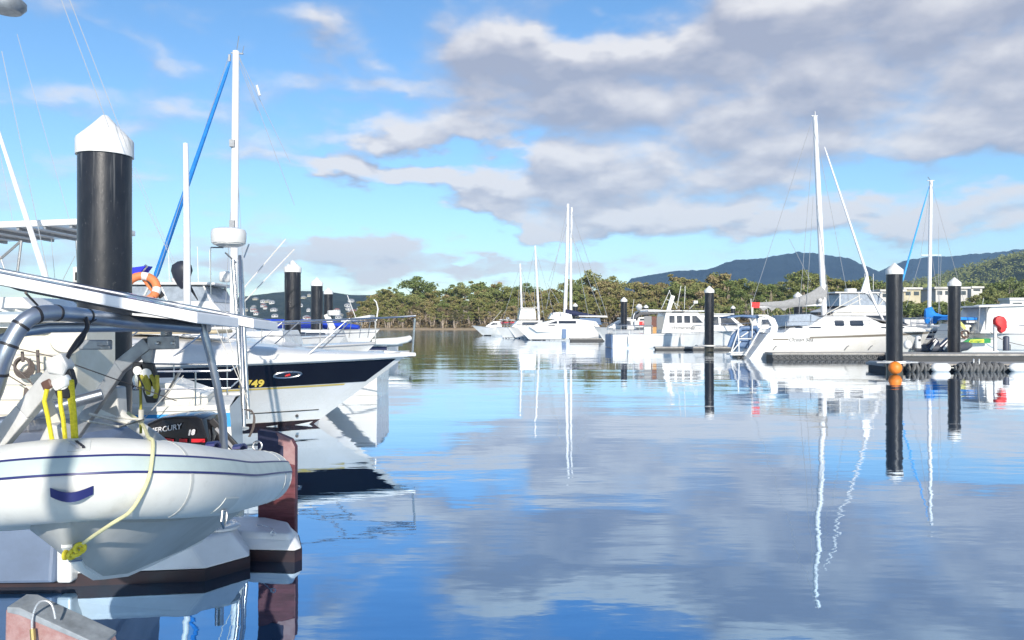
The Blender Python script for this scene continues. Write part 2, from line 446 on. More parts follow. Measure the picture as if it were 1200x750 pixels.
ridge('wooded_hill', [(900, 376), (980, 352), (1050, 334), (1100, 322), (1150, 308), (1200, 298), (1300, 286), (1500, 280)], 900, 560, 1.7, MT2, amp=.04)

# ================================================================ TREES
def foliage(name, cols, rnd=.35):
    m = bpy.data.materials.new(name); m.use_nodes = True; b = NB(m.node_tree); p = m.node_tree.nodes['Principled BSDF']
    p.inputs['Roughness'].default_value = .7; p.inputs['Specular IOR Level'].default_value = .25
    oi = b.new('ShaderNodeObjectInfo'); ge = b.new('ShaderNodeNewGeometry')
    n = b.noise(ge.outputs['Position'], .45, 3, .6)
    n2 = b.noise(ge.outputs['Position'], 2.4, 2, .6)
    f = b.math('ADD', b.math('MULTIPLY', oi.outputs['Random'], rnd), b.math('MULTIPLY', n, 1 - rnd))
    f = b.math('ADD', f, b.math('MULTIPLY', b.math('SUBTRACT', n2, .5), .7))
    r = b.new('ShaderNodeValToRGB'); r.color_ramp.elements[0].color = (*cols[0], 1); r.color_ramp.elements[1].color = (*cols[2], 1)
    r.color_ramp.elements[0].position = .25; r.color_ramp.elements[1].position = .75
    e = r.color_ramp.elements.new(.5); e.color = (*cols[1], 1)
    b.l.new(f, r.inputs[0]); b.l.new(r.outputs[0], p.inputs['Base Color'])
    return m
LEAF = foliage('gum_leaves', ((.14, .165, .045), (.25, .235, .088), (.33, .25, .14)))
LEAFG = foliage('green_leaves', ((.115, .155, .046), (.19, .225, .075), (.27, .255, .10)))
SCRUB = foliage('scrub_leaves', ((.10, .10, .040), (.17, .135, .070), (.23, .17, .11)))
BARK = mat('pale_bark', (.46, .38, .30), .9, var=.5, vscale=2)
def leaf_clump(mb, c, r, n, rnd, flat=.6, size=.3):
    for _ in range(n):
        while True:
            q = Vector((rnd.uniform(-1, 1), rnd.uniform(-1, 1), rnd.uniform(-1, 1)))
            if q.length <= 1: break
        q = q * (.55 + .45 * rnd.random()) 
        p = Vector(c) + Vector((q.x * r, q.y * r, q.z * r * flat))
        a = Vector((rnd.gauss(0, 1), rnd.gauss(0, 1), rnd.gauss(0, .6))).normalized(); bb = a.cross(Vector((rnd.gauss(0, 1), rnd.gauss(0, 1), rnd.gauss(0, 1)))).normalized()
        s = size * rnd.uniform(.6, 1.3)
        mb.add([p - a * s, p + bb * s * .55, p + a * s, p - bb * s * .55], [(0, 1, 2, 3)])
def make_tree(seed, H, spread, stems, leafmat, dense=1.0, low=.42):
    rnd = random.Random(seed); tr = MB(); cr = MB()
    for s_ in range(stems):
        a = rnd.uniform(0, 2 * pi); lean = rnd.uniform(.05, .22) * (1 if stems > 1 else .4)
        base = Vector((cos(a) * .15 * stems, sin(a) * .15 * stems, 0)); top = Vector((cos(a) * lean * H, sin(a) * lean * H, H * rnd.uniform(.70, .86)))
        mid = (base + top) / 2 + Vector((rnd.uniform(-.3, .3), rnd.uniform(-.3, .3), 0))
        r0 = H * .017 * rnd.uniform(.8, 1.2)
        tr.tube([base, mid, top], [r0, r0 * .7, r0 * .3], 5)
        for k in range(rnd.randint(8, 11)):
            t = rnd.uniform(low, 1.0); q = base.lerp(mid, t * 2) if t < .5 else mid.lerp(top, t * 2 - 1)
            a2 = rnd.uniform(0, 2 * pi); L = spread * rnd.uniform(.4, .95) * (1.15 - .55 * t)
            e = q + Vector((cos(a2) * L, sin(a2) * L, L * rnd.uniform(.35, .9)))
            tr.tube([q, q.lerp(e, .5) + Vector((0, 0, -.1)), e], [r0 * .45, r0 * .3, r0 * .15], 4)
            leaf_clump(cr, e + Vector((0, 0, .1)), rnd.uniform(.55, 1.05) * spread * .35, int(125 * dense), rnd, .55, .21)
            if rnd.random() < .6: leaf_clump(cr, q.lerp(e, .55), spread * .25, int(30 * dense), rnd, .6, .24)
        leaf_clump(cr, top, spread * .42, int(190 * dense), rnd, .6, .21)
    for _ in range(5):
        a = rnd.uniform(0, 2 * pi); q = Vector((cos(a), sin(a), 0)) * rnd.uniform(.3, 1.4); e = q + Vector((rnd.uniform(-.9, .9), rnd.uniform(-.9, .9), H * rnd.uniform(.38, .62)))
        tr.tube([q, q.lerp(e, .5) + Vector((.1, 0, 0)), e], [H * .009, H * .007, H * .003], 4); m_ = q.lerp(e, .55); tr.tube([m_, m_ + Vector((rnd.uniform(-.8, .8), rnd.uniform(-.6, .2), H * .16))], [H * .005, H * .002], 4)
    return tr, cr
PROTO = []
LOWK = 1
for i, (H, sp_, st, lm_, dn, lo) in enumerate([(10, 3.0, 2, LEAF, 1.2, .32), (10, 2.6, 3, LEAF, 1.0, .35), (10, 3.2, 1, LEAFG, 1.4, .3), (10, 2.4, 2, LEAF, .9, .4), (10, 3.8, 2, LEAFG, 1.2, .45), (10, 3.0, 3, SCRUB, .7, .35), (10, 4.0, 1, LEAFG, 1.3, .3)]):
    tr, cr = make_tree(40 + i, H, sp_, st, lm_, dn, lo)
    t_ = tr.build('trunk', BARK); c_ = cr.build('crown', lm_)
    PROTO.append((t_.data, c_.data)); bpy.data.objects.remove(t_); bpy.data.objects.remove(c_)
ZONES = [(432, 'at the left tip of the wood'), (480, 'left of the round-topped tree'), (520, 'beneath the round-topped tree'), (556, 'left of the small motorboat'), (600, 'behind the small motorboat'), (642, 'behind the two small sloops'), (700, 'behind the catamaran masts'), (745, 'behind the catamaran stern'), (800, 'behind the wheelhouse cruiser awning'), (850, 'behind the wheelhouse cruiser bow'), (900, 'behind the davit dinghy'), (962, 'behind the grey boom cover'), (1040, 'above the tall flybridge cruiser'), (1095, 'between the two right-hand piles'), (1150, 'right of the blue-covered mast'), (1400, 'at the right picture edge')]
def zone(px): return next(z for q_, z in ZONES if px < q_)
def place_tree(kind, x, y, h, rz, label, group, wide=1.0, name='gum_tree'):
    o = empty(name, (x, y, ground(x, y) - .1), rz, label, 'tree', group)
    o.scale = (h / 10 * wide, h / 10 * wide, h / 10)
    for nm, me in zip(('trunk', 'crown'), PROTO[kind]):
        c = bpy.data.objects.new(nm, me); COL.objects.link(c); c.parent = o
    return o
SKY = [(385, 366), (395, 352), (405, 346), (430, 345), (445, 339), (465, 340), (482, 342), (496, 332), (512, 343), (530, 337), (548, 332), (565, 329), (585, 333), (620, 334), (640, 333), (665, 333), (685, 326), (708, 322), (725, 328), (745, 326), (775, 328), (800, 323), (825, 320), (850, 311), (868, 319), (880, 330), (893, 326), (915, 317), (940, 313), (965, 322), (1000, 325), (1040, 314), (1060, 332), (1080, 338), (1100, 332), (1130, 330), (1160, 322), (1200, 312), (1260, 305)]
rt = random.Random(11)
G1 = 'gum trees crowding the far shore'
rows = [(4, .42, 3.2, 392, 880), (9, .62, 3.2, 385, 880), (15, .76, 3.6, 385, 890), (24, .90, 4.2, 388, 900), (36, 1.0, 4.8, 392, 960), (50, 1.06, 5.4, 396, 1000), (66, 1.06, 7.5, 440, 1010)]
for off, frac, step, pa, pb in rows:
    y0 = 166 + off; X = (pa - 600) / F * y0
    while True:
        px = X / (shoreY(X) + off) * F + 600
        if px > pb: break
        yy = shoreY(X) + off + rt.uniform(-2, 2); px = X / yy * F + 600
        top = HC + (376 - interp(px, SKY)) / F * yy - ground(X, yy)
        h = max(4.5, 1.06 * top * frac * rt.uniform(.86, 1.04))
        kind = rt.choice((0, 1, 3, 5, 1, 0)) if frac < .7 else rt.choice((0, 2, 4, 3, 1, 0))
        if px > 820: kind = rt.choice((2, 4, 6, 0, 2))
        row_ = 'at the waterline' if frac < .7 else 'mid-wood' if frac < 1 else 'topping the wood'
        if kind == 5: lab = 'brownish thin gum tree ' + row_ + ' ' + zone(px)
        elif kind in (2, 4, 6): lab = 'full green gum tree ' + row_ + ' ' + zone(px)
        elif kind == 3: lab = 'sparse bare-stemmed gum tree ' + row_ + ' ' + zone(px)
        else: lab = 'olive gum tree ' + row_ + ' ' + zone(px)
        place_tree(kind, X, yy, h, rt.uniform(0, 6.28), lab.replace('the wheelhouse cruiser awning', 'the wheelhouse cruiser'), G1 + ', ' + ('brown' if kind == 5 else 'green' if kind in (2, 4, 6) else 'sparse' if kind == 3 else 'olive'), rt.uniform(.95, 1.25))
        X += step * rt.uniform(.75, 1.25)
o = place_tree(4, (496 - 600) / F * 205, 205, 13.2, 1.0, 'tall round-topped gum tree standing up above the left part of the far wood', None, 1.2)
# right-hand hillside trees above the marina buildings
for i in range(110):
    px = rt.uniform(890, 1215); 
    if i < 55: d = rt.uniform(138, 190); ty = interp(px, [(890, 340), (1000, 345), (1060, 352), (1130, 345), (1210, 336)]) + rt.uniform(-5, 6)
    else: d = rt.uniform(195, 260); ty = interp(px, SKY) + rt.uniform(0, 14) 
    if 1085 < px < 1142 and d < 175: d += 40
    x = (px - 600) / F * d; h = HC + (376 - ty) / F * d - ground(x, d)
    place_tree(rt.choice((2, 4, 6, 2)), x, d, max(5, min(22, h)), rt.uniform(0, 6.28), ('broad gum tree low on slope ' if i < 55 else 'broad gum tree on the slope skyline ') + zone(px), 'gum trees on the right-hand slope', rt.uniform(1.0, 1.4))

for i in range(26):
    px = 1036 + i * 6.6 + rt.uniform(-3, 3); d = rt.uniform(124, 142); ty = rt.uniform(349, 356) if 1050 < px < 1140 else rt.uniform(346, 358)
    x = (px - 600) / F * d; h = HC + (376 - ty) / F * d - ground(x, d)
    place_tree(rt.choice((6, 4)), x, d, max(2.5, h), rt.uniform(0, 6.28), 'low bushy waterfront tree ' + zone(px), 'low waterfront trees at the right', rt.uniform(1.5, 2.0), 'bushy_tree')
# undergrowth and the further wood: reads as one mass
sc_ = MB(); rs = random.Random(5)
X = -40
while X < 150:
    y = shoreY(X) + rs.uniform(2.0, 6.0); h = rs.uniform(.4, 1.0)
    leaf_clump(sc_, (X, y, ground(X, y) + h * .6), h, 26, rs, .8, .22); X += rs.uniform(.35, .8)
for _ in range(1700):
    X = rs.uniform(-36, 150); y = shoreY(X) + rs.uniform(6, 46); h = rs.uniform(.8, 2.4)
    leaf_clump(sc_, (X, y, ground(X, y) + h * .7), h, 16, rs, .9, .30)
o = struct(sc_.build('undergrowth', SCRUB), 'stuff')
fw = MB(); rs = random.Random(6)
def hillz(o_, x, y):
    hit, loc, nrm, idx = o_.ray_cast(Vector((x, y, 900)), Vector((0, 0, -1))); return loc.z if hit else None
HW = bpy.data.objects['wooded_hill']; bpy.context.view_layer.update()
for _ in range(3600):
    px = rs.uniform(935, 1260); d = rs.uniform(270, 600) if _ < 1500 else rs.uniform(580, 920)
    x = (px - 600) / F * d; z = hillz(HW, x, d); zg = ground(x, d) if d < 700 and x < 690 else -5
    z = max(z if z is not None else -5, zg)
    r = rs.uniform(2.5, 5.0)
    leaf_clump(fw, (x, d, z + r * .7), r, 15, rs, 1.0, r * .24)
struct(fw.build('distant_wood', LEAFG), 'stuff')

# ================================================================ HAZE
hz = MB(); hz.box((0, 1800, 157), (7600, 4400, 326)); 
hm = bpy.data.materials.new('haze_air'); hm.use_nodes = True; nt = hm.node_tree; nt.nodes.remove(nt.nodes['Principled BSDF'])
pv = nt.nodes.new('ShaderNodeVolumePrincipled'); pv.inputs['Color'].default_value = (.42, .68, 1.0, 1); pv.inputs['Density'].default_value = .00017; pv.inputs['Anisotropy'].default_value = 0.0
nt.links.new(pv.outputs[0], nt.nodes['Material Output'].inputs['Volume'])
HAZE = True
if HAZE: struct(hz.build('haze', hm), 'stuff')

# ================================================================ MOORING PILES
def pile_mat():
    m = bpy.data.materials.new('black_pile_sleeve'); m.use_nodes = True; b = NB(m.node_tree); p = m.node_tree.nodes['Principled BSDF']
    tcn = b.new('ShaderNodeTexCoord'); mpn = b.new('ShaderNodeMapping'); mpn.inputs['Scale'].default_value = (1, 1, .35); b.l.new(tcn.outputs['Object'], mpn.inputs[0])
    n = b.noise(mpn.outputs[0], 9, 8, .7); n2 = b.noise(mpn.outputs[0], 60, 4, .6)
    c = b.mix(b.maprange(n, .42, .75, 0, .55), (.007, .008, .014, 1), (.028, .028, .033, 1))
    c = b.mix(b.maprange(n2, .64, .74, 0, .5), c, (.16, .16, .16, 1))
    sp_ = b.new('ShaderNodeSeparateXYZ'); b.l.new(tcn.outputs['Object'], sp_.inputs[0])
    tide = b.maprange(b.math('ADD', sp_.outputs[2], b.math('MULTIPLY', b.math('SUBTRACT', n, .5), .5)), .05, .42, 1, 0)
    c = b.mix(b.math('MULTIPLY', tide, .8), c, b.mix(n2, (.035, .040, .020, 1), (.13, .12, .09, 1)))
    drip = b.noise(mpn.outputs[0], 14, 3, .5); dr = b.new('ShaderNodeMapping'); dr.inputs['Scale'].default_value = (9, 9, .5); b.l.new(tcn.outputs['Object'], dr.inputs[0])
    st = b.noise(dr.outputs[0], 2.2, 3, .5); c = b.mix(b.math('MULTIPLY', b.maprange(st, .60, .72, 0, 1), b.maprange(sp_.outputs[2], 2.6, 3.9, 0, .35)), c, (.30, .30, .29, 1))
    b.l.new(c, p.inputs['Base Color']); b.l.new(b.maprange(n, .3, .7, .27, .40), p.inputs['Roughness'])
    bn = b.new('ShaderNodeBump'); bn.inputs['Strength'].default_value = .25; bn.inputs['Distance'].default_value = .004; b.l.new(n2, bn.inputs['Height']); b.l.new(bn.outputs[0], p.inputs['Normal'])
    return m
PM = pile_mat(); CM = mat('white_pile_cap', (.76, .76, .75), .45, var=.2, vscale=5, dirt=(.58, .57, .52), stretch=(3, 3, .6))
def pile_meshes():
    r = .268
    sh = MB(); sh.lathe([(r, -2.0), (r, .3), (r, 2.0), (r, 3.90)], n=48)
    cp = MB(); cp.lathe([(r * 1.03, 3.80), (r * 1.075, 3.80), (r * 1.075, 3.965), (r * 1.05, 3.985), (r * .50, 4.13), (.03, 4.245), (.004, 4.25)], n=48)
    return sh, cp
sh, cp = pile_meshes()
proto_pile = empty('mooring_pile', (0, 0, 0)); sh.build('pile_shaft', PM, proto_pile, True); cp.build('pile_cap', CM, proto_pile, True)
PILES = [
 (123, 135, 1.0, 'largest black mooring pile with a white cone cap, right behind the near dinghy', None),
 (343, 305, 1.0, 'black white-capped mooring pile just behind the bow of the black-striped cruiser, biggest of its trio', 1.06),
 (371, 325, 1.0, 'middle black white-capped pile of the trio above the black-striped cruiser bow', None),
 (385, 337, 1.0, 'farthest and rightmost black pile of the trio above the black-striped cruiser bow', None),
 (1048, 308, 1.0, 'tall black white-capped pile with the orange buoy at its foot', None),
 (1118, 325, 1.0, 'black white-capped pile beside the blue sail cover at the right-hand dock', None),
 (831, 335, 1.0, 'black white-capped pile standing in front of the white wheelhouse cruiser', None),
 (731, 348, 1.0, 'black white-capped pile by the stern of the white wheelhouse cruiser', None),
 (674, 355, 1.0, 'slim black pile in front of the catamaran with the twin white masts', None),
]
FAR = [(757, 357, 72), (568, 367, 0), (590, 366.5, 0), (636, 363, 0), (697, 364, 0), (745, 366, 0), (770, 366, 0), (780, 366, 0), (859, 357, 0), (935, 343, 0), (192, 0, 0)]
def put_pile(px, apex, first, sx=1.0, d=None):
    d = d or 2.25 * F / (376 - apex)
    o = proto_pile if first else copy_tree(proto_pile)
    o.location = ((px - 600) / F * d, d, 0); return o
for i, (px, ay, _, lab, _x) in enumerate(PILES):
    o = put_pile(px, ay, i == 0); o.rotation_euler = (radians((i * 37 % 7 - 3) * .09) if i else 0, radians((i * 53 % 7 - 3) * .09) if i else 0, i * 1.3)
    tag(o, lab, 'mooring pile', 'black mooring piles with white cone caps')
    if i: 
        o.scale = (1.10, 1.10, 1)
for (px, ay, lab) in [(757, 357, 'black white-capped pile in front of the red-lettered white boat'), (568, 367.5, 'small far pile beside the bow of the leftmost small motorboat'),
        (590, 366.5, 'small far pile behind the little motorboat with the red awning'), (636, 364, 'far pile with a white cap just left of the twin-masted catamaran'),
        (697, 364.5, 'far white-capped pile behind the navy boom cover of the catamaran'), (745, 367, 'tiny far white-capped pile left of the red-lettered boat'), (771, 366, 'small far white-capped pile right of the red-lettered boat'),
        (859, 358, 'far white-capped pile above the stern of the blue davit dinghy'), (935, 342, 'white-capped pile behind the grey boom cover of the big sloop')]:
    o = put_pile(px, ay, False); o.scale = (1.15, 1.15, 1); tag(o, lab, 'mooring pile', 'black mooring piles with white cone caps')
# ================================================================ BOAT KIT
class Thing:
    """one top-level thing: an Empty at its base; parts are given in world or in its own axes"""
    def __init__(s, name, loc, rz, label, cat, group=None):
        s.e = empty(name, loc, rz, label, cat, group); s.M = Matrix.Translation(Vector(loc)) @ Matrix.Rotation(rz, 4, 'Z'); s.I = s.M.inverted()
    def w(s, mb, name, m, smooth=False, bevel=0.0, parent=None):      # mesh given in world coordinates
        mb.v = [tuple(s.I @ Vector(v)) for v in mb.v]; return mb.build(name, m, parent or s.e, smooth, bevel)
    def l(s, mb, name, m, smooth=False, bevel=0.0, parent=None):      # mesh given in the thing's own axes
        return mb.build(name, m, parent or s.e, smooth, bevel)
def sm(t): t = max(0, min(1, t)); return t * t * (3 - 2 * t)
class Hull:
    """bow towards +x, waterline z=0"""
    def __init__(s, L, B, fb, fs, rake=.9, srake=0.0, stern=.8, sheerp=1.6, full=2.2, wlb=.45, mid=.45):
        s.L, s.B, s.fb, s.fs, s.rake, s.sr, s.st, s.sp, s.full, s.wlb, s.mid = L, B, fb, fs, rake, srake, stern, sheerp, full, wlb, mid
    def sheer(s, u): return s.fs + (s.fb - s.fs) * u ** s.sp
    def pt(s, u, z, side=1, off=0.0):
        sh = s.sheer(u); k = max(-.4, min(1.0, z / sh))
        xb = s.L / 2 - s.rake * (1 - z / s.fb) ** 1.0; xs = -s.L / 2 + s.sr * (z / s.fs)
        x = xs + (xb - xs) * u
        if u < s.mid: pl = s.st + (1 - s.st) * sm(u / s.mid)
        else: pl = 1 - ((u - s.mid) / (1 - s.mid)) ** s.full
        w0 = .92 + (s.wlb - .92) * u ** 1.5
        fl = w0 + (1 - w0) * max(0, k) ** .8 if k >= 0 else w0 * (1 + k * 1.6)
        return Vector((x, side * (s.B / 2 * pl * fl + off), z))
    def strip(s, z0, z1, u0=0.0, u1=1.0, n=18, off=.004, rows=1, sides=(1, -1)):
        mb = MB()
        f0 = z0 if callable(z0) else (lambda u: z0); f1 = z1 if callable(z1) else (lambda u: z1)
        for sd in sides:
            vs = []; fs = []
            for i in range(n + 1):
                u = u0 + (u1 - u0) * i / n
                for j in range(rows + 1): vs.append(s.pt(u, f0(u) + (f1(u) - f0(u)) * j / rows, sd, off))
            R = rows + 1
            for i in range(n):
                for j in range(rows): a = i * R + j; fs.append((a, a + R, a + R + 1, a + 1))
            mb.add(vs, fs)
        return mb
    def body(s, zlow=-.35, n=22):
        rows = [zlow, zlow * .5, -.02, .12, .3, .5, .7, .85, 1.0]
        mb = MB(); rings = []
        for i in range(n + 1):
            u = i / n; sh = s.sheer(u)
            zs = [zlow, zlow * .5, 0.0] + [sh * k for k in (.12, .3, .5, .7, .85, 1.0)]
            A = [s.pt(u, z, 1) for z in zs]; Bp = [s.pt(u, z, -1) for z in zs]
            A[0].y *= .2; Bp[0].y *= .2
            rings.append(A[::-1] + Bp)
        mb.loft(rings, caps=True, closed=False); return mb
    def deck(s, camber=.05, drop=.0, n=20, u0=0, u1=1.0):
        mb = MB(); rings = []
        for i in range(n + 1):
            u = u0 + (u1 - u0) * i / n; z = s.sheer(u) - drop
            a = s.pt(u, s.sheer(u), 1, -.01); a.z = z + .004; bq = a.copy(); bq.y = -a.y; c = (a + bq) / 2; c.z += camber
            rings.append([a, c, bq])
        mb.loft(rings, caps=False, closed=False); return mb
    def edge(s, h=0.0, off=-.02, n=20, u0=0, u1=1.0, side=1):
        return [s.pt(u0 + (u1 - u0) * i / n, s.sheer(u0 + (u1 - u0) * i / n), side, off) + Vector((0, 0, h)) for i in range(n + 1)]
def std_hull(T, H, m, boot=None, bootz=(0, .10), deckm=None, rub=True, smooth=True):
    T.l(H.body(), 'hull', m, smooth)
    if boot: T.l(H.strip(bootz[0] - .12, bootz[1]), 'boot_stripe', boot)
    T.l(H.deck(), 'deck', deckm or m, True)
    if rub:
        mb = MB()
        for sd in (1, -1): mb.tube(H.edge(0, .005, side=sd), .022, 5)
        T.l(mb, 'rubbing_strake', mat('grey_strake', (.42, .42, .42), .5))
def cabin(T, name, prof, w0, w1, m, wins=(), zr=None, smooth=False, bevel=.03, parent=None, wm=None, yc=0.0, th=.02):
    zs = [z for _, z in prof]; a, b_ = (min(zs), max(zs)) if zr is None else zr
    hw = lambda z: w0 + (w1 - w0) * max(0, min(1, (z - a) / (b_ - a)))
    mb = MB(); n = len(prof)
    A = [(x, yc + hw(z), z) for x, z in prof]; Bq = [(x, yc - hw(z), z) for x, z in prof]
    fs = [tuple(range(n))[::-1], tuple(range(n, 2 * n))] + [(i, (i + 1) % n, n + (i + 1) % n, n + i) for i in range(n)]
    mb.add(A + Bq, fs); o = T.l(mb, name, m, smooth, bevel, parent)
    for wn in wins:
        for sd in (1, -1):
            mb = MB(); n = len(wn)
            A = [(x, yc + sd * (hw(z) - .02), z) for x, z in wn]; Bq = [(x, yc + sd * (hw(z) + th * .4), z) for x, z in wn]
            mb.add(A + Bq, [tuple(range(n))[::-1], tuple(range(n, 2 * n))] + [(i, (i + 1) % n, n + (i + 1) % n, n + i) for i in range(n)])
            T.l(mb, 'window', wm or glass(), False, 0, o)
    return o
def rrect(x0, z0, x1, z1, r=.05, sk=0.0):
    """rounded rectangle, sk shears the top"""
    pts = []
    for cx, cz, a0 in ((x1 - r, z0 + r, -90), (x1 - r, z1 - r, 0), (x0 + r, z1 - r, 90), (x0 + r, z0 + r, 180)):
        for k in range(3): a = radians(a0 + 45 * k); pts.append((cx + r * cos(a) + sk * (cz - z0), cz + r * sin(a)))
    return pts
def rails(T, pts_top, base, r=.016, mid=None, m=None, n=6, sep=True):
    """pts_top: list of points of the top rail; base: list of deck points below"""
    m = m or steel(); mb = MB(); mb.tube(pts_top, r, n); rail = T.l(mb, 'guard_rail', m, True)
    if mid:
        mb = MB(); mb.tube(mid, r * .5, 5); T.l(mb, 'guard_wire', m, True)
    if sep:
        for a, b_ in base: mb = MB(); mb.tube([a, b_], r * .8, 6); T.l(mb, 'stanchion', m, True)
    else:
        mb = MB()
        for a, b_ in base: mb.tube([a, b_], r * .8, 5)
        T.l(mb, 'stanchion', m, True)
def hull_rails(T, H, h=.6, u0=.05, u1=1.0, k=7, r=.016, sep=False, inb=-.08, mid=True):
    for sd in (1, -1):
        e = H.edge(h, inb, 14, u0, u1, sd)
        idx = [round(i * 14 / (k - 1)) for i in range(k)]
        rails(T, e, [(e[i] - Vector((0, 0, h)), e[i]) for i in idx], r, [p_ - Vector((0, 0, h * .5)) for p_ in e] if mid else None, sep=sep)
def mast_rig(T, x, z0, z1, r=.09, m=None, lean=0.0, boom=None, boomm=None, boomz=None, stays=(), spreaders=(), furl=None, furlm=None, furlr=.05, wire=.008, y=0.0):
    m = m or alu(); top = Vector((x + lean, y, z1)); base = Vector((x, y, z0)); mb = MB()
    mb.tube([base, base.lerp(top, .5), top], [r, r * .95, r * .7], 10); mo_ = T.l(mb, 'mast', m, True)
    mb = MB(); mb.tube([top, top + Vector((0, 0, .45))], .008, 4); mb.bar(top + Vector((-.25, 0, .06)), top + Vector((.3, 0, .06)), .03, .03); mb.tube([top + Vector((.28, 0, .06)), top + Vector((.28, 0, .28))], .01, 4)
    T.l(mb, 'masthead_gear', galv(), parent=mo_)
    for f_, w_ in spreaders:
        q = base.lerp(top, f_); mb = MB(); mb.bar(q + Vector((-.1, -w_, .05)), q, .07, .03); mb.bar(q + Vector((-.1, w_, .05)), q, .07, .03); T.l(mb, 'spreader', m, parent=mo_)
    for (a, b_) in stays:
        mb = MB(); mb.tube([a, b_], wire, 4); T.l(mb, 'stay', mat('rigging_wire', (.52, .52, .52), .45, .6), True)
    if furl:
        a, b_, r_ = Vector(furl[0]), Vector(furl[1]), furlr
        mb = MB(); mb.tube([a, a.lerp(b_, .04), a.lerp(b_, .5), a.lerp(b_, .95), b_], [r_ * .3, r_, r_ * .85, r_ * .5, r_ * .2], 8); T.l(mb, 'furled_sail', furlm, True)
    return mo_
def sail_cover(T, pts, rs, m, name='boom_cover', parent=None):
    rings = []; n = 10
    for (p_, (rw, rh)) in zip(pts, rs):
        p_ = Vector(p_); ring = []
        for j in range(n):
            a = 2 * pi * j / n; ring.append(p_ + Vector((0, cos(a) * rw, sin(a) * rh)))
        rings.append(ring)
    mb = MB(); mb.loft(rings); return T.l(mb, name, m, True, parent=parent)
def dome(T, c, r, h, name='radar_dome', m=None, parent=None):
    mb = MB(); mb.lathe([(r * .72, -h * .55), (r * .96, -h * .42), (r, -h * .1), (r, h * .22), (r * .93, h * .40), (r * .6, h * .5), (.01, h * .52)], c, 28)
    return T.l(mb, name, m or gel(), True, parent=parent)
def torus(mb, c, R, r, M=None, n=24, k=8, a0=0, a1=360):
    pts = []
    for i in range(n + 1):
        a = radians(a0 + (a1 - a0) * i / n); q = Vector((R * cos(a), R * sin(a), 0)); q = (M @ q) if M is not None else q; pts.append(Vector(c) + q)
    mb.tube(pts, r, k); return mb
def sub(o, child): child.parent = o
# ================================================================ NEAR LEFT: grey inflatable on davits
DT = Thing('inflatable_dinghy', (-2.098, 4.405, 1.048), 0, 'light grey inflatable dinghy with navy pinstripes hanging from davits in the left foreground', 'dinghy')
fx = Vector((.194, -2.2, .3865)).normalized(); rx_ = fx.cross(Vector((0, 0, 1))).normalized() * -1
# rx_ must point to the right in the picture
if rx_.x < 0: rx_ = -rx_
rx_ = (rx_ + Vector((0, 0, .053))).normalized(); ux_ = rx_.cross(fx); 
if ux_.z < 0: ux_ = -ux_
def dl(f, r, u): return fx * f + rx_ * r + ux_ * u
def tube_path():
    pts = []
    half = [(-1.30, .50, .055, 0), (-1.22, .50, .11, 0), (-1.05, .50, .165, 0), (-.85, .50, .178, 0), (-.4, .505, .1813, 0), (.1, .505, .1813, .0), (.45, .495, .1813, .015), (.70, .455, .1813, .03), (.88, .375, .1813, .045), (1.0, .25, .1813, .06), (1.055, .12, .1813, .065), (1.07, 0, .1813, .067)]
    half = [(f, r * .91, q, z) for f, r, q, z in half]
    R = [(f, r, q, z) for f, r, q, z in half]; Lh = [(f, -r, q, z) for f, r, q, z in half[:-1]][::-1]
    return R + Lh
def smooth_path(ctrl, sub_=4):
    out = []; n = len(ctrl)
    for i in range(n - 1):
        p0 = ctrl[max(i - 1, 0)]; p1 = ctrl[i]; p2 = ctrl[i + 1]; p3 = ctrl[min(i + 2, n - 1)]
        for k in range(sub_):
            t = k / sub_
            out.append(tuple(.5 * ((2 * b_) + (-a + c) * t + (2 * a - 5 * b_ + 4 * c - d_) * t * t + (-a + 3 * b_ - 3 * c + d_) * t ** 3) for a, b_, c, d_ in zip(p0, p1, p2, p3)))
    out.append(tuple(ctrl[-1])); return out
TP = smooth_path(tube_path(), 5)
def tube_frame(i):
    a = TP[max(i - 1, 0)]; b_ = TP[min(i + 1, len(TP) - 1)]; c = TP[i]
    t = Vector((b_[0] - a[0], b_[1] - a[1], 0)).normalized()
    out = Vector((t.y, -t.x, 0)) * -1
    if out.dot(Vector((c[0] + .3, c[1], 0))) < 0: out = -out
    return c, out
def tube_pt(i, phi, off=0.0):
    if isinstance(i, float):
        i0 = int(i); k = i - i0; a = tube_pt(i0, phi, off)
        return a if k < 1e-6 else a.lerp(tube_pt(min(i0 + 1, len(TP) - 1), phi, off), k)
    c, out = tube_frame(i); r = c[2] + off
    return dl(c[0] + out.x * cos(phi) * r, c[1] + out.y * cos(phi) * r, c[3] + sin(phi) * r)
N = len(TP)
mb = MB(); mb.loft([[tube_pt(i, 2 * pi * j / 32) for j in range(32)] for i in range(N)])
HYP = bpy.data.materials.new('grey_hypalon'); HYP.use_nodes = True
b = NB(HYP.node_tree); p = HYP.node_tree.nodes['Principled BSDF']; tcn = b.new('ShaderNodeTexCoord')
n = b.noise(tcn.outputs['Object'], 2.3, 6, .6); n2 = b.noise(tcn.outputs['Object'], 120, 2, .5)
n3_ = b.noise(tcn.outputs['Object'], 9, 6, .7); cc_ = b.mix(b.maprange(n, .4, .7, 0, 1), (.70, .70, .66, 1), (.58, .58, .54, 1))
cc_ = b.mix(b.maprange(n3_, .56, .72, 0, .4), cc_, (.46, .45, .40, 1)); b.l.new(cc_, p.inputs['Base Color']); p.inputs['Roughness'].default_value = .42
bn = b.new('ShaderNodeBump'); bn.inputs['Strength'].default_value = .08; bn.inputs['Distance'].default_value = .001; b.l.new(n2, bn.inputs['Height']); b.l.new(bn.outputs[0], p.inputs['Normal'])
tube = DT.l(mb, 'air_tube', HYP, True)
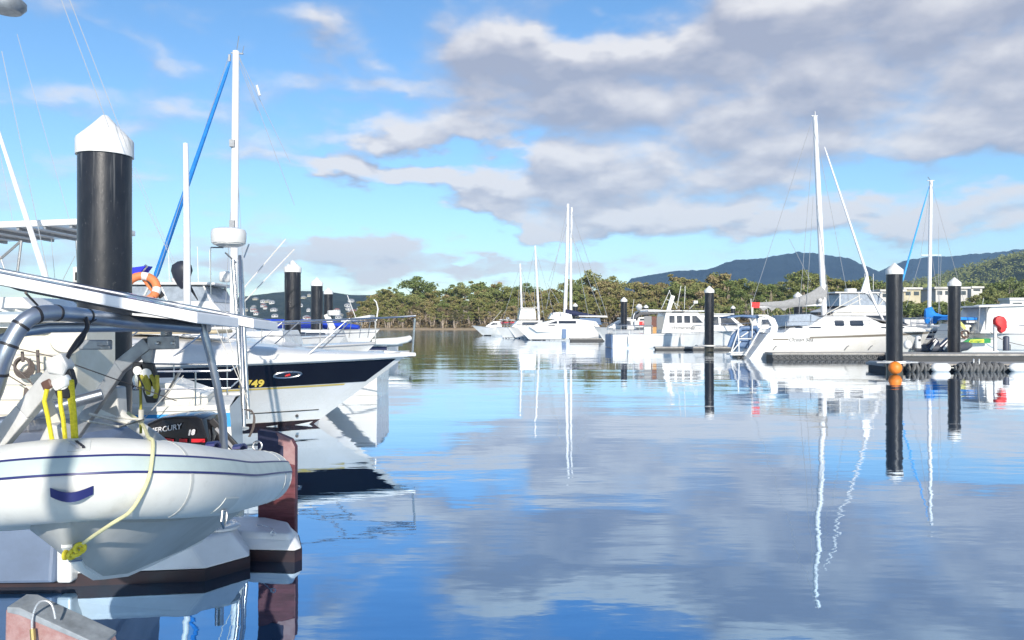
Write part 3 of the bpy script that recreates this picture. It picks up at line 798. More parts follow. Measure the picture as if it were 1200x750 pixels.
def band(i0, i1, ph0, ph1, off, name, m, k=3, parent=None, step=1, thick=.004):
    mb = MB(); A = []; rings = []
    i = i0; xs = []
    while i <= i1 + 1e-6: xs.append(i); i += step
    for i in xs:
        ring = [tube_pt(float(i), ph0 + (ph1 - ph0) * j / k, off) for j in range(k + 1)] + [tube_pt(float(i), ph0 + (ph1 - ph0) * j / k, off - thick) for j in range(k, -1, -1)]
        rings.append(ring)
    mb.loft(rings); return DT.l(mb, name, m, True, parent=parent)
STRIPE = mat('pale_green_grey_band', (.46, .54, .52), .4, var=.12, vscale=6); PIN = mat('navy_pinstripe', (.02, .025, .13), .45)
R_ = radians
band(2, N - 3, R_(9), R_(31), .0035, 'side_band', STRIPE, 5)
band(2, N - 3, R_(30.5), R_(33.5), .0055, 'pinstripe', PIN, 2); band(2, N - 3, R_(6), R_(9), .0055, 'pinstripe', PIN, 2)
# seams round the tube, reinforcing patches
SEAM = mat('grey_seam_tape', (.44, .45, .43), .5)
for s_ in (8, 12, 16, 38):
    band(s_, s_ + .35, R_(-75), R_(110), .0025, 'seam_tape', SEAM, 16, step=.35)
BOWI = N // 2
def edge_idx(k): return BOWI - k
# navy grab handles
def handle(i0, i1, ph, m=PIN):
    rings = []
    n_ = 10
    for q in range(n_ + 1):
        i = i0 + (i1 - i0) * q / n_; h = .004 + .028 * sin(pi * q / n_); s_ = sin(pi * q / n_) * R_(5)
        rings.append([tube_pt(float(i), ph - R_(5.5) - s_, h), tube_pt(float(i), ph + R_(5.5) - s_, h), tube_pt(float(i), ph + R_(5.5) - s_, h + .006), tube_pt(float(i), ph - R_(5.5) - s_, h + .006)])
    mb = MB(); mb.loft(rings); DT.l(mb, 'grab_handle', m, True)
# find path indices by picture column so that fittings land where the photo has them
def near_i(px, phi):
    best = None
    for i in range(2, BOWI + 14):
        w_ = tube_pt(i, phi) + Vector(DT.e.location); q = 600 + w_.x / w_.y * F
        if best is None or abs(q - px) < best[0]: best = (abs(q - px), i)
    return float(best[1])
def fi(px, phi):
    prev = None
    for k in range(20, (BOWI + 14) * 10):
        i = k / 10; w_ = tube_pt(i, phi) + Vector(DT.e.location); q = 600 + w_.x / w_.y * F
        if i > BOWI - 18 and prev is not None and (prev - px) * (q - px) <= 0: return i
        prev = q
    return near_i(px, phi)
handle(fi(110, R_(-14)), fi(60, R_(-14)), R_(-14))
GP = mat('grey_patch', (.55, .56, .53), .5)
# maker's wave mark on its patch
ia, ib = fi(106, R_(45)), fi(80, R_(45))
band(min(ia, ib), max(ia, ib), R_(41), R_(66), .0025, 'emblem_patch', GP, 4, step=abs(ia - ib) / 4)
def wave(i_c, w_, m, name):
    rings = []
    for q in range(13):
        t = q / 12; ph = R_(41 + 14 * t); s_ = (sm((t - .0)) - .5) * 2.0
        c = i_c + s_ * abs(ib - ia) * .16 ; hw = w_ * abs(ib - ia)
        rings.append([tube_pt(c - hw, ph, .006), tube_pt(c + hw, ph, .006), tube_pt(c + hw, ph, .008), tube_pt(c - hw, ph, .008)])
    mb = MB(); mb.loft(rings); DT.l(mb, name, m)
def wave2(px0, m):
    rings = []
    for q in range(11):
        t = q / 10; ph = R_(63 - 18 * t); c = px0 + 8.5 * sm(t); i0 = fi(c - 1.9, ph); i1 = fi(c + 1.9, ph)
        rings.append([tube_pt(i0, ph, .006), tube_pt(i1, ph, .006), tube_pt(i1, ph, .008), tube_pt(i0, ph, .008)])
    mb = MB(); mb.loft(rings); DT.l(mb, 'emblem_wave', m)
wave2(90, mat('charcoal_print', (.03, .03, .04), .5)); wave2(83, mat('silver_print', (.42, .42, .43), .5))
# D-ring low on the tube
idr = fi(262, R_(-52))
band(idr - 1.6, idr + 1.6, R_(-66), R_(-32), .003, 'ring_patch', GP, 4, step=.8)
c0 = tube_pt(idr, R_(-55), .012); mb = MB()
dn = (tube_pt(idr, R_(-55), .1) - c0).normalized(); tn = (tube_pt(idr + .5, R_(-55), .012) - c0).normalized()
mb.tube([c0 + tn * .03, c0 + tn * .035 + Vector((0, -.01, -.05)), c0 + Vector((0, -.012, -.085)), c0 - tn * .035 + Vector((0, -.01, -.05)), c0 - tn * .03, c0 + tn * .03], .0065, 8); DT.l(mb, 'lifting_ring', steel(), True)
# navy straps and ring on top near the stern
for px_ in (255, 285):
    i_ = near_i(px_, R_(85)); rings = []
    for q in range(9):
        t = q / 8; h = .01 + .035 * sin(pi * t); rings.append([tube_pt(i_ - .9 + 1.8 * t, R_(86), h * .6), tube_pt(i_ - .9 + 1.8 * t, R_(100), h * .6), tube_pt(i_ - .9 + 1.8 * t, R_(100), h * .6 + .014), tube_pt(i_ - .9 + 1.8 * t, R_(86), h * .6 + .014)])
    mb = MB(); mb.loft(rings); DT.l(mb, 'lashing_strap', PIN, True)
i_ = near_i(302, R_(85)); mb = MB(); torus(mb, tube_pt(i_, R_(88), .03), .03, .007, Matrix.Rotation(R_(80), 3, 'X')); DT.l(mb, 'top_ring', steel(), True)
mb = MB(); mb.box(tube_pt(2, R_(20), .02), (.05, .05, .035)); DT.l(mb, 'cone_tab', PIN, bevel=.006)
# rigid V hull under the tubes
rings = []
for f_, kz, cw, cz in [(a_, b_ * 1.0, c_ * .9, d_) for a_, b_, c_, d_ in [(1.0, -.09, .03, -.06), (.93, -.22, .13, -.12), (.80, -.33, .24, -.15), (.6, -.41, .33, -.17), (.3, -.44, .38, -.18), (-.1, -.43, .40, -.18), (-.6, -.42, .40, -.17), (-.98, -.40, .40, -.17)]]:
    rings.append([dl(f_, cw, cz + .10), dl(f_, cw + .01, cz), dl(f_, cw * .52, (cz + kz) / 2 - .005), dl(f_, .02, kz), dl(f_, -.02, kz), dl(f_, -cw * .52, (cz + kz) / 2 - .005), dl(f_, -cw - .01, cz), dl(f_, -cw, cz + .10)])
mb = MB(); mb.loft(rings); HB = mat('hull_bottom_grey', (.40, .41, .40), .45, var=.2, vscale=3)
DT.l(mb, 'rigid_hull', HB, True)
mb = MB(); mb.loft([[dl(f_, .024, kz - .012), dl(f_, .024, kz + .02), dl(f_, -.024, kz + .02), dl(f_, -.024, kz - .012)] for f_, kz in [(.93, -.22), (.80, -.33), (.6, -.41), (.3, -.44), (-.1, -.43), (-.98, -.40)]]); DT.l(mb, 'keel_strip', mat('keel_guard', (.62, .63, .61), .5), True)
mb = MB(); mb.hexa([dl(-1.0, -.30, -.26), dl(-.96, -.30, -.26), dl(-.96, .30, -.26), dl(-1.0, .30, -.26), dl(-1.0, -.30, .20), dl(-.96, -.30, .20), dl(-.96, .30, .20), dl(-1.0, .30, .20)]); DT.l(mb, 'transom_board', HB, bevel=.01)
mb = MB(); mb.loft([[dl(f_, .26, -.13), dl(f_, -.26, -.13), dl(f_, -.26, -.16), dl(f_, .26, -.16)] for f_ in (-.96, .5)]); DT.l(mb, 'floor', HB)
eye = dl(.90, .03, -.25); mb = MB(); mb.tube([eye + Vector((0, .03, .04)), eye + Vector((0, -.05, .01)), eye + Vector((0, -.05, -.03)), eye + Vector((0, .03, -.05))], .009, 8); DT.l(mb, 'bow_eye', steel(), True)

# outboard motor hung on the dinghy's transom
OC = P(218, 505, 5.55)
OT = Thing('outboard_motor', tuple(OC), 0, 'black outboard motor with red and silver trim on the grey dinghy', 'outboard')
prof = [(-.235, -.10), (-.24, .02), (-.215, .075), (-.12, .115), (.0, .13), (.14, .13), (.185, .11), (.225, -.02), (.235, -.10)]
rings = []
for y_, k in ((-.145, .84), (-.155, .95), (-.12, 1.0), (0, 1.03), (.12, 1.0), (.155, .95), (.145, .84)):
    rings.append([(x * (k if abs(y_) > .13 else 1), y_, (z if z < 0 else z * k)) for x, z in prof])
mb = MB(); mb.loft(rings); CW = mat('gloss_black_paint', (.010, .010, .013), .18, coat=.5); OT.l(mb, 'engine_cowl', CW, True, .006)
mb = MB(); mb.loft([[(-.22 * k, -.13 * k, z), (.22 * k, -.13 * k, z), (.22 * k, .13 * k, z), (-.22 * k, .13 * k, z)] for k, z in ((1.0, -.10), (.92, -.16), (.5, -.22))]); OT.l(mb, 'lower_cowl', black(), False, .01)
RD = mat('red_trim', (.62, .02, .03), .35)
mb = MB(); mb.prism([(-.232, .0), (-.12, -.045), (-.02, -.055), (-.02, -.035), (-.12, -.02), (-.225, .025)], -.160, -.1545); OT.l(mb, 'red_flash', RD)
mb = MB(); mb.prism([(-.232, -.03), (-.15, -.065), (-.08, -.07), (-.15, -.055), (-.23, -.015)], -.160, -.1545); OT.l(mb, 'silver_flash', mat('silver_trim', (.55, .55, .57), .3, .6))
for x0, x1 in ((.02, .075), (.105, .20)):
    mb = MB(); mb.box(((x0 + x1) / 2, -.158, -.045), (x1 - x0, .006, .024)); OT.l(mb, 'red_flash', RD)
text_mesh('maker_lettering', 'MERCURY', .052, mat('silver_lettering', (.60, .60, .62), .35), OT.e, basis((-.085, -.1575, .035), (1, 0, .16), (0, 0, 1)), .0015, .25, .001)
text_mesh('power_lettering', '18', .05, mat('silver_lettering'), OT.e, basis((.10, -.1575, .01), (1, 0, .1), (0, 0, 1)), .0015, .3, .003)
mb = MB(); mb.bar((.20, -.05, .09), (.42, -.02, -.17), .03, .05); mb.bar((.15, .02, .02), (.40, .04, -.18), .04, .04); mb.box((.40, 0, -.17), (.07, .1, .05)); OT.l(mb, 'tiller_arm', black(), False, .008)
mb = MB(); mb.bar((.24, -.06, .03), (.36, -.04, -.12), .02, .02); OT.l(mb, 'tiller_grip', mat('silver_trim'))
mb = MB(); mb.loft([[(-.07, -.045, -.2), (.07, -.045, -.2), (.07, .045, -.2), (-.07, .045, -.2)], [(-.05, -.03, -.62), (.06, -.03, -.62), (.06, .03, -.62), (-.05, .03, -.62)]]); OT.l(mb, 'drive_leg', black(), False, .01)
mb = MB(); mb.box((0, 0, -.62), (.26, .16, .012)); mb.tube([(-.15, 0, -.70), (-.05, 0, -.70), (.08, 0, -.70), (.13, 0, -.70)], [.01, .035, .035, .02], 10)
mb.loft([[(-.05, -.012, -.72), (.07, -.012, -.72), (.07, .012, -.72), (-.05, .012, -.72)], [(.02, -.006, -.83), (.06, -.006, -.83), (.06, .006, -.83), (.02, .006, -.83)]])
OT.l(mb, 'gearcase', black(), True)
mb = MB()
for k in range(3):
    a = k * 2.094; d_ = Vector((0, cos(a), sin(a))); e_ = Vector((0, -sin(a), cos(a)))
    mb.add([Vector((.11, 0, -.70)) + d_ * .02 - e_ * .02, Vector((.125, 0, -.70)) + d_ * .09 - e_ * .04, Vector((.10, 0, -.70)) + d_ * .10 + e_ * .03, Vector((.095, 0, -.70)) + d_ * .03 + e_ * .03], [(0, 1, 2, 3)])
OT.l(mb, 'propeller', black())

# ================================================================ NEAR LEFT: the boat that carries davits and panels
ST = Thing('davit_boat', (-4.6, 6.1, 0), 0, 'white yacht stern with a low boarding platform carrying davits, steel arch and solar panels', 'yacht')
GW = mat('white_grp', (.70, .71, .72), .35, var=.15, vscale=2.5, dirt=(.56, .57, .57))  # plain white glassfibre with random greyer mottling
def platform(poly_w, ztop, inset, name, m, zb=-.25, zbt=.09):
    """poly of world xy; sloping sides"""
    c = Vector((sum(q[0] for q in poly_w) / len(poly_w), sum(q[1] for q in poly_w) / len(poly_w), 0)); rings = []
    for z, k in ((zb, -.08), (0.0, 0), (zbt, .0)):
        rings.append([(x + (c.x - x) / (c - Vector((x, y, 0))).length * inset * k, y + (c.y - y) / (c - Vector((x, y, 0))).length * inset * k, z) for x, y in poly_w])
    lo = MB(); lo.loft(rings); ST.w(lo, name + '_bottom', antifoul())
    rings = []
    for z, k in ((zbt + .001, -.02), (ztop - .05, .75), (ztop, 1.0)):
        rings.append([(x + (c.x - x) / (c - Vector((x, y, 0))).length * inset * k, y + (c.y - y) / (c - Vector((x, y, 0))).length * inset * k, z) for x, y in poly_w])
    up_ = MB(); up_.loft(rings); return ST.w(up_, name, m, False, .02)
pl = [(-8.5, 5.62), (-3.35, 5.78), (-2.36, 5.90), (-2.12, 6.22), (-2.30, 6.75), (-3.5, 7.15), (-8.5, 7.3)]
platform(pl, .29, .16, 'boarding_platform', GW)
pl2 = [(-2.30, 6.40), (-1.80, 6.36), (-1.76, 6.44), (-1.90, 6.85), (-2.3, 7.1), (-2.8, 7.1), (-2.8, 6.80)]
platform(pl2, .22, .10, 'stern_step', GW)
# raised topside left of the platform
mb = MB(); mb.loft([[(x, y - .0, .05), (x, y + .06, .55), (x, y + .14, 1.02), (x, y + .5, 1.10), (x, 7.1, 1.10), (x, 7.2, .05)] for x, y in ((-8.5, 5.55), (-5.5, 5.62), (-3.42, 5.70), (-3.26, 5.98))]); ST.w(mb, 'topside', mat('slate_blue_topside', (.13, .17, .25), .3, var=.25, vscale=3, coat=.3), False, .03)
mb = MB(); mb.box((-3.33, 5.80, .27), (.11, .2, .44)); ST.w(mb, 'sunlit_strip', gel(), False, .02)  # white box standing in for a strip of sunlight on the hull
mb = MB(); mb.tube([(-5.2, 5.66, .96), (-3.3, 5.86, .93)], .012, 6); ST.w(mb, 'green_line', mat('green_rope', (.05, .35, .2), .7), True)
# ring base on the platform
mb = MB(); mb.lathe([(.165, 0), (.165, .018), (.145, .028), (.085, .028), (.075, .02), (.0, .02)], P(257, 622, 6.35).to_tuple()[:2] + (.292,), 32); ST.w(mb, 'pedestal_flange', gel(), True)
mb = MB(); mb.tube([(P(257, 622, 6.35).x, 6.35, .3), (P(257, 622, 6.35).x, 6.35, .52)], .035, 12); ST.w(mb, 'pedestal_post', steel(), True)
mb = MB(); torus(mb, (-1.98, 6.36, .24), .02, .005, Matrix.Rotation(R_(70), 3, 'X')); mb.tube([(-1.98, 6.38, .27), (-2.15, 6.6, .245), (-2.2, 6.62, .24)], .004, 5); ST.w(mb, 'deck_shackle', steel(), True)

# solar panels on the arch (two in a row, tilted down to the right)
PW = mat('panel_frame_white', (.80, .80, .80), .4, var=.08, vscale=6); PU = mat('panel_underside', (.10, .10, .11), .6, var=.3, vscale=5); PC = mat('solar_cell_blue', (.02, .035, .09), .12, spec=.8)
sl = .195
def zp(x, zr, y=3.9): return zr + (-1.60 - x) * sl
def panel(x0, x1, ya, yb, zr, th=.058):
    g_ = Vector((0, 0, 0))
    mb = MB(); mb.hexa([(x0, ya, zp(x0, zr) - th), (x1, ya, zp(x1, zr) - th), (x1, yb, zp(x1, zr) - th), (x0, yb, zp(x0, zr) - th), (x0, ya, zp(x0, zr)), (x1, ya, zp(x1, zr)), (x1, yb, zp(x1, zr)), (x0, yb, zp(x0, zr))])
    o = ST.w(mb, 'solar_panel', PW, False, .006)
    e = .03; mb = MB(); mb.hexa([(x0 + e, ya + e, zp(x0 + e, zr) - th - .004), (x1 - e, ya + e, zp(x1 - e, zr) - th - .004), (x1 - e, yb - e, zp(x1 - e, zr) - th - .004), (x0 + e, yb - e, zp(x0 + e, zr) - th - .004), (x0 + e, ya + e, zp(x0 + e, zr) - th + .01), (x1 - e, ya + e, zp(x1 - e, zr) - th + .01), (x1 - e, yb - e, zp(x1 - e, zr) - th + .01), (x0 + e, yb - e, zp(x0 + e, zr) - th + .01)])
    ST.w(mb, 'panel_backing', PU, parent=o)
    nx = 8
    for i in range(nx):
        for j in range(3):
            a = x0 + e + (x1 - x0 - 2 * e) * i / nx; c = a + (x1 - x0 - 2 * e) / nx - .008; d0 = ya + e + (yb - ya - 2 * e) * j / 3; d1 = d0 + (yb - ya - 2 * e) / 3 - .008
            mb = MB(); mb.hexa([(a, d0, zp(a, zr) + .001), (c, d0, zp(c, zr) + .001), (c, d1, zp(c, zr) + .001), (a, d1, zp(a, zr) + .001), (a, d0, zp(a, zr) + .004), (c, d0, zp(c, zr) + .004), (c, d1, zp(c, zr) + .004), (a, d1, zp(a, zr) + .004)])
            ST.w(mb, 'solar_cell', PC, parent=o)
    # dark brackets below
panel(-3.9, -1.60, 3.90, 4.50, 2.045)
panel(-3.9, -1.555, 4.62, 5.10, 2.055)
for o_ in [c_ for c_ in ST.e.children if c_.name.startswith('solar_panel')]:
    for oo in [o_] + list(o_.children):
        for v_ in oo.data.vertices: v_.co.z -= .047 * (v_.co.y + 6.1 - 3.9)
        oo.data.update()
mb = MB(); mb.hexa([(-2.55, 3.97, zp(-2.55, 1.97)), (-1.95, 3.97, zp(-1.95, 1.97)), (-1.95, 4.45, zp(-1.95, 1.97)), (-2.55, 4.45, zp(-2.55, 1.97)), (-2.62, 3.95, zp(-2.62, 1.986)), (-1.9, 3.95, zp(-1.9, 1.986)), (-1.9, 4.48, zp(-1.9, 1.986)), (-2.62, 4.48, zp(-2.62, 1.986))]); ST.w(mb, 'panel_tray', PU)
# arch tubes
AR = mat('brushed_arch_tube', (.36, .40, .46), .28, .85, var=.2, vscale=10)
path = [P(-60, 560, 3.4), P(-12, 470, 3.3), P(2, 425, 3.28), P(15, 396, 3.3), P(30, 376, 3.33), P(52, 367, 3.4), P(90, 369, 3.6), P(150, 377, 4.0), P(232, 384, 4.35)]
pp = smooth_path([tuple(q) for q in path], 5); mb = MB(); mb.tube(pp, .036, 18); ST.w(mb, 'arch_tube', AR, True)
for k in (8, 13, 18, 23, 27, 31):
    a = Vector(pp[k]); c = Vector(pp[k + 1]); dd = (c - a).normalized(); mb = MB(); mb.tube([a, a + dd * .012], .0385, 18); ST.w(mb, 'tube_clamp', black(), True)
mb = MB(); mb.tube([P(-80, 430, 4.9), P(20, 390, 4.9), P(60, 384, 4.9), P(150, 383, 4.9), P(245, 384, 4.85)], .032, 12); ST.w(mb, 'arch_tube', AR, True)
mb = MB(); mb.tube([P(236, 378, 4.4), P(246, 415, 4.42), P(254, 450, 4.45), P(261, 490, 4.5), P(264, 560, 4.6)], .023, 14); ST.w(mb, 'arch_post', AR, True)
mb = MB(); mb.tube([P(195, 376, 4.75), P(195, 402, 4.75)], .034, 14); ST.w(mb, 'arch_post', galv(), True)
# davit arms
def davit(pts, w_, h_, m):
    mb = MB()
    for a, c in zip(pts, pts[1:]): mb.bar(a, c, w_, h_)
    return ST.w(mb, 'davit_arm', m, False, .006)
WD = mat('worn_white_alloy', (.60, .60, .58), .45, .1, var=.25, vscale=8, bump=.15, bscale=40)
davit([P(-50, 575, 3.55), P(30, 482, 3.5), P(72, 432, 3.45)], .05, .085, WD)
mb = MB(); mb.prism([(-.04, -.04), (.03, -.055), (.055, -.01), (.02, .05), (-.05, .015)], -.032, .032); mb.v = [(x + P(70, 426, 3.45).x, y + 3.45, z + P(70, 426, 3.45).z) for x, y, z in mb.v]; ST.w(mb, 'davit_head', WD, False, .008)
davit([P(80, 520, 4.75), P(143, 428, 4.72)], .05, .075, galv()); davit([P(141, 430, 4.72), P(175, 402, 4.7), P(208, 401, 4.7)], .06, .082, galv())
for px_ in (185, 203): 
    mb = MB(); c = P(px_, 402, 4.66); mb.lathe([(.011, 0), (.011, .012), (.004, .015)], (0, 0, 0), 10, Matrix.Rotation(R_(90), 3, 'X')); mb.v = [(x + c.x, y + c.y, z + c.z) for x, y, z in mb.v]; ST.w(mb, 'bolt', steel())
mb = MB(); c = P(172, 418, 4.7); mb.prism([(-.05, .05), (.05, .05), (.035, -.05), (0, -.07)], -.02, .02); mb.v = [(x + c.x, y + c.y, z + c.z) for x, y, z in mb.v]; ST.w(mb, 'davit_lug', galv(), False, .005)
# white strut and gusset under the left arm, boxed gusset behind the right arm
mb = MB(); mb.bar(P(42, 438, 3.6), P(74, 520, 3.65), .045, .05); ST.w(mb, 'brace', mat('cream_paint', (.66, .62, .52), .5, var=.2, vscale=9), False, .006)
mb = MB(); c = P(68, 517, 3.6); mb.prism([(-.09, -.05), (.09, -.05), (.05, .07), (-.02, .09)], -.05, .05); mb.v = [(x + c.x, y + c.y, z + c.z) for x, y, z in mb.v]; ST.w(mb, 'brace_foot', WD, False, .01)
mb = MB(); c = P(128, 470, 4.9); mb.prism([(-.13, .0), (-.03, .10), (.08, .09), (.09, -.10)], -.06, .06); mb.v = [(x + c.x, y + c.y, z + c.z) for x, y, z in mb.v]; ST.w(mb, 'gusset_box', WD, False, .01)
mb = MB(); mb.tube([P(140, 485, 4.9), P(180, 512, 4.85), P(220, 545, 4.8)], .036, 12); ST.w(mb, 'lifting_spar', WD, True)
mb = MB(); mb.tube([P(-60, 505, 4.4), P(10, 494, 4.4), P(90, 470, 4.5), P(120, 462, 4.55)], .034, 12); ST.w(mb, 'cross_tube', AR, True)
# masts/dome at the frame edge
mb = MB(); mb.tube([P(-52, 560, 9.6), P(-52, -220, 9.6)], .09, 14); ST.w(mb, 'mast', alu(), True)
mb = MB(); mb.lathe([(.10, -.04), (.135, .0), (.135, .035), (.11, .06), (.02, .075)], P(8, 8, 6.0), 28); mb.v = [(x * 1.6 - .0, y * 1.6, 2 + (z - 2) * 1.6) for x, y, z in mb.v]; ST.w(mb, 'deck_light_housing', galv(), True)
mb = MB(); mb.bar(P(8, 4, 9.6), P(-52, 10, 9.6), .04, .04); ST.w(mb, 'light_bracket', galv())
for a, c in (((57, -40), (128, 150)), ((66, -40), (150, 175)), ((2, 60), (62, 350))):
    mb = MB(); mb.tube([P(*a, 7.0), P(c[0], c[1], 7.4)], .0035, 4); ST.w(mb, 'stay', mat('rigging_wire', (.52, .52, .52), .45, .6), True)

# tackle blocks with yellow falls
def block(T, c, s_, name='pulley_block'):
    mb = MB(); mb.prism([(-.028 * s_, .05 * s_), (.028 * s_, .05 * s_), (.042 * s_, .0), (.022 * s_, -.06 * s_), (-.022 * s_, -.06 * s_), (-.042 * s_, .0)], -.018, .018); mb.v = [(x + c.x, y + c.y, z + c.z) for x, y, z in mb.v]
    o = T.w(mb, name, black(), False, .006)
    mb = MB(); mb.lathe([(.026 * s_, -.023), (.026 * s_, .023)], (0, 0, 0), 16, Matrix.Rotation(R_(90), 3, 'X')); mb.v = [(x + c.x, y + c.y, z + c.z) for x, y, z in mb.v]; T.w(mb, 'sheave', mat('white_plastic', (.75, .75, .72), .4), parent=o)
TA = Thing('lifting_tackle', tuple(P(80, 505, 3.45)), 0, 'white headed pulley tackle with three yellow rope falls under the left davit tip', 'pulley tackle')
c = P(76, 448, 3.45); block(TA, c, 1.2)
mb = MB(); mb.box(c + Vector((.0, -.01, .0)), (.085, .05, .05), Matrix.Rotation(R_(-25), 3, 'Y')); TA.w(mb, 'block_cheek', mat('white_plastic'), False, .012)
mb = MB(); mb.box(c + Vector((-.07, .0, -.01)), (.05, .045, .045), Matrix.Rotation(R_(-25), 3, 'Y')); TA.w(mb, 'cam_cleat', mat('brown_plastic', (.10, .05, .035), .5), False, .01)
mb = MB(); torus(mb, c + Vector((0, 0, .075)), .016, .005, Matrix.Rotation(R_(90), 3, 'X')); torus(mb, c + Vector((0, 0, .11)), .014, .004, Matrix.Rotation(R_(90), 3, 'Y')); TA.w(mb, 'shackle', steel(), True)
for pts in ([(55, 456), (52, 470), (56, 488), (62, 521)], [(70, 458), (71, 475), (74, 490), (77, 520)]):
    mb = MB(); mb.tube([P(x, y, 3.43) for x, y in pts], .0095, 8); TA.w(mb, 'rope_fall', yrope(), True)
for k in range(4):
    mb = MB(); mb.tube([P(82 + k * .8, 446, 3.44 - k * .012), P(81 + k * 1.6, 465, 3.45), P(84 + k * 1.2, 485, 3.44), P(86 + k * 1.3, 519, 3.45)], .0085, 8); TA.w(mb, 'rope_fall', yrope(), True)
TB = Thing('lifting_tackle', tuple(P(172, 470, 4.68)), 0, 'black twin pulley blocks reeved with yellow rope below the right grey davit arm', 'pulley tackle')
block(TB, P(173, 438, 4.66), 1.3); block(TB, P(178, 458, 4.66), 1.2); block(TB, P(163, 434, 4.66), 1.0)
for a, c in (((171, 440), (175, 462)), ((177, 440), (182, 455)), ((184, 440), (182, 466)), ((166, 440), (174, 462))):
    mb = MB(); mb.tube([P(*a, 4.645), P((a[0] + c[0]) / 2 + 1.5, (a[1] + c[1]) / 2, 4.63), P(*c, 4.645)], .013, 8); TB.w(mb, 'rope_fall', mat('olive_rope', (.42, .38, .06), .8, var=.3, vscale=60), True)
mb = MB(); mb.tube([P(164, 436, 4.66), P(165, 470, 4.66), P(165, 508, 4.62)], .008, 6); TB.w(mb, 'rope_tail', mat('olive_rope'), True)
mb = MB(); mb.tube([P(165.5, 480, 4.64), P(165.5, 497, 4.64)], .016, 10); TB.w(mb, 'rope_float', mat('cream_paint'), True)
mb = MB(); mb.tube([P(161, 432, 4.66), P(160, 445, 4.66), P(161, 456, 4.66)], [.016, .026, .014], 8); TB.w(mb, 'chain_bundle', steel(), True)
# painter with a bowline on the bow eye
PT = Thing('painter_rope', tuple(Vector(DT.e.location) + eye), 0, 'pale yellow rope running over the grey dinghy tube, knotted at its bow eye', 'rope')
E0 = Vector(DT.e.location) + eye
def tw(px, phi, off): 
    i_ = fi(px, phi); return Vector(DT.e.location) + tube_pt(i_, phi, off)
rp = [P(150, 484, 4.2), P(166, 496, 3.9), tw(174, R_(88), .012), tw(179, R_(60), .012), tw(178, R_(30), .014), tw(173, R_(0), .016), tw(163, R_(-25), .02), tw(150, R_(-45), .03), E0.lerp(P(140, 607, 3.25), .85), E0 + Vector((.06, -.05, .05)), E0 + Vector((.0, -.045, 0))]
mb = MB(); mb.tube(smooth_path([tuple(q) for q in rp], 4), .0085, 8); PT.w(mb, 'rope_line', mat('pale_yellow_rope', (.66, .63, .36), .8, var=.2, vscale=70), True)
mb = MB()
for k, (dx, dz, r_) in enumerate(((.03, .012, .022), (.045, .026, .02), (.012, .0, .02), (-.02, -.004, .015))): torus(mb, E0 + Vector((dx, -.055, dz)), r_, .009, Matrix.Rotation(R_(40 + 45 * k), 3, 'X') @ Matrix.Rotation(R_(30 * k), 3, 'Y'), 14, 6)
PT.w(mb, 'knot', mat('yellow_knot', (.70, .60, .05), .8, var=.2, vscale=60), True)

# weathered red plate with a wire strop, bottom left corner
RP = mat('weathered_red_paint', (.29, .15, .14), .75, var=.55, vscale=16, dirt=(.38, .26, .25), bump=.5, bscale=30)
WPt = Thing('wedge_plate', (-2.3, 4.3, 0), 0, 'weathered dull red wedge with a grey top edge and wire strop, bottom left corner', 'rudder')
q = lambda x, y, d: P(x, y + (9 if d < 5 else 0), d)
A = [q(5, 760, 4.2), q(6, 706, 4.2), q(10, 702, 4.2), q(22, 703, 4.2), q(118, 748, 4.2), q(122, 760, 4.2)]
mb = MB(); mb.loft([A, [v + Vector((.0, .16, .0)) for v in A]]); WPt.w(mb, 'plate', RP, False, .012)
A2 = [q(8, 702.5, 4.195), q(22, 703, 4.195), q(118, 747.5, 4.195), q(118, 752, 4.195), q(22, 712, 4.195), q(8, 709, 4.195)]
mb = MB(); mb.loft([A2, [v + Vector((0, .17, .012)) for v in A2]]); WPt.w(mb, 'capping', mat('grey_blue_capping', (.30, .33, .36), .6, var=.4, vscale=10), False, .004)
mb = MB(); mb.tube(smooth_path([tuple(q(*v, 4.17)) for v in ((38, 735), (38, 715), (44, 699), (53, 695), (61, 700), (65, 716))], 4), .0065, 8); WPt.w(mb, 'wire_strop', mat('rigging_wire'), True)
mb = MB(); mb.tube([q(38, 728, 4.165), q(39, 741, 4.16)], .014, 8); torus(mb, q(39, 748, 4.15), .022, .007, Matrix.Rotation(R_(90), 3, 'X')); WPt.w(mb, 'shackle', mat('brass', (.5, .38, .16), .4, .8), True)

# red/navy rudder blade beyond the dinghy stern
RB = Thing('rudder_blade', (-1.95, 6.9, 0), 0, 'maroon rudder blade with navy and pinkish upper part standing beyond the dinghy stern', 'rudder')
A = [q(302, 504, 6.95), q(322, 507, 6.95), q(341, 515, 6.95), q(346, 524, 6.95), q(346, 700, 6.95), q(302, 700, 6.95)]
mb = MB(); mb.loft([A, [v + Vector((0, .09, 0)) for v in A]]); RB.w(mb, 'blade', mat('rippled_maroon', (.07, .010, .014), .45, var=.6, vscale=6, dirt=(.16, .04, .05), bump=.5, bscale=9, stretch=(.6, 1, 4)), False, .01)  # lighter ripple streaks in the maroon stand for light off the water
A = [q(302, 504, 6.94), q(322, 507, 6.94), q(326, 512, 6.94), q(326, 521, 6.94), q(332, 523, 6.94), q(332, 536, 6.94), q(318, 540, 6.94), q(302, 530, 6.94)]
mb = MB(); mb.loft([A, [v + Vector((0, .008, 0)) for v in A]]); RB.w(mb, 'navy_patch', mat('worn_navy_paint', (.02, .022, .06), .6, var=.3, vscale=12))
A = [q(325, 507.5, 6.942), q(341, 515, 6.942), q(345.6, 524, 6.942), q(345.6, 545, 6.942), q(325, 540, 6.942)]
mb = MB(); mb.loft([A, [v + Vector((0, .005, 0)) for v in A]]); RB.w(mb, 'pink_patch', mat('faded_pink_paint', (.26, .13, .13), .7, var=.4, vscale=9, dirt=(.36, .24, .23)))

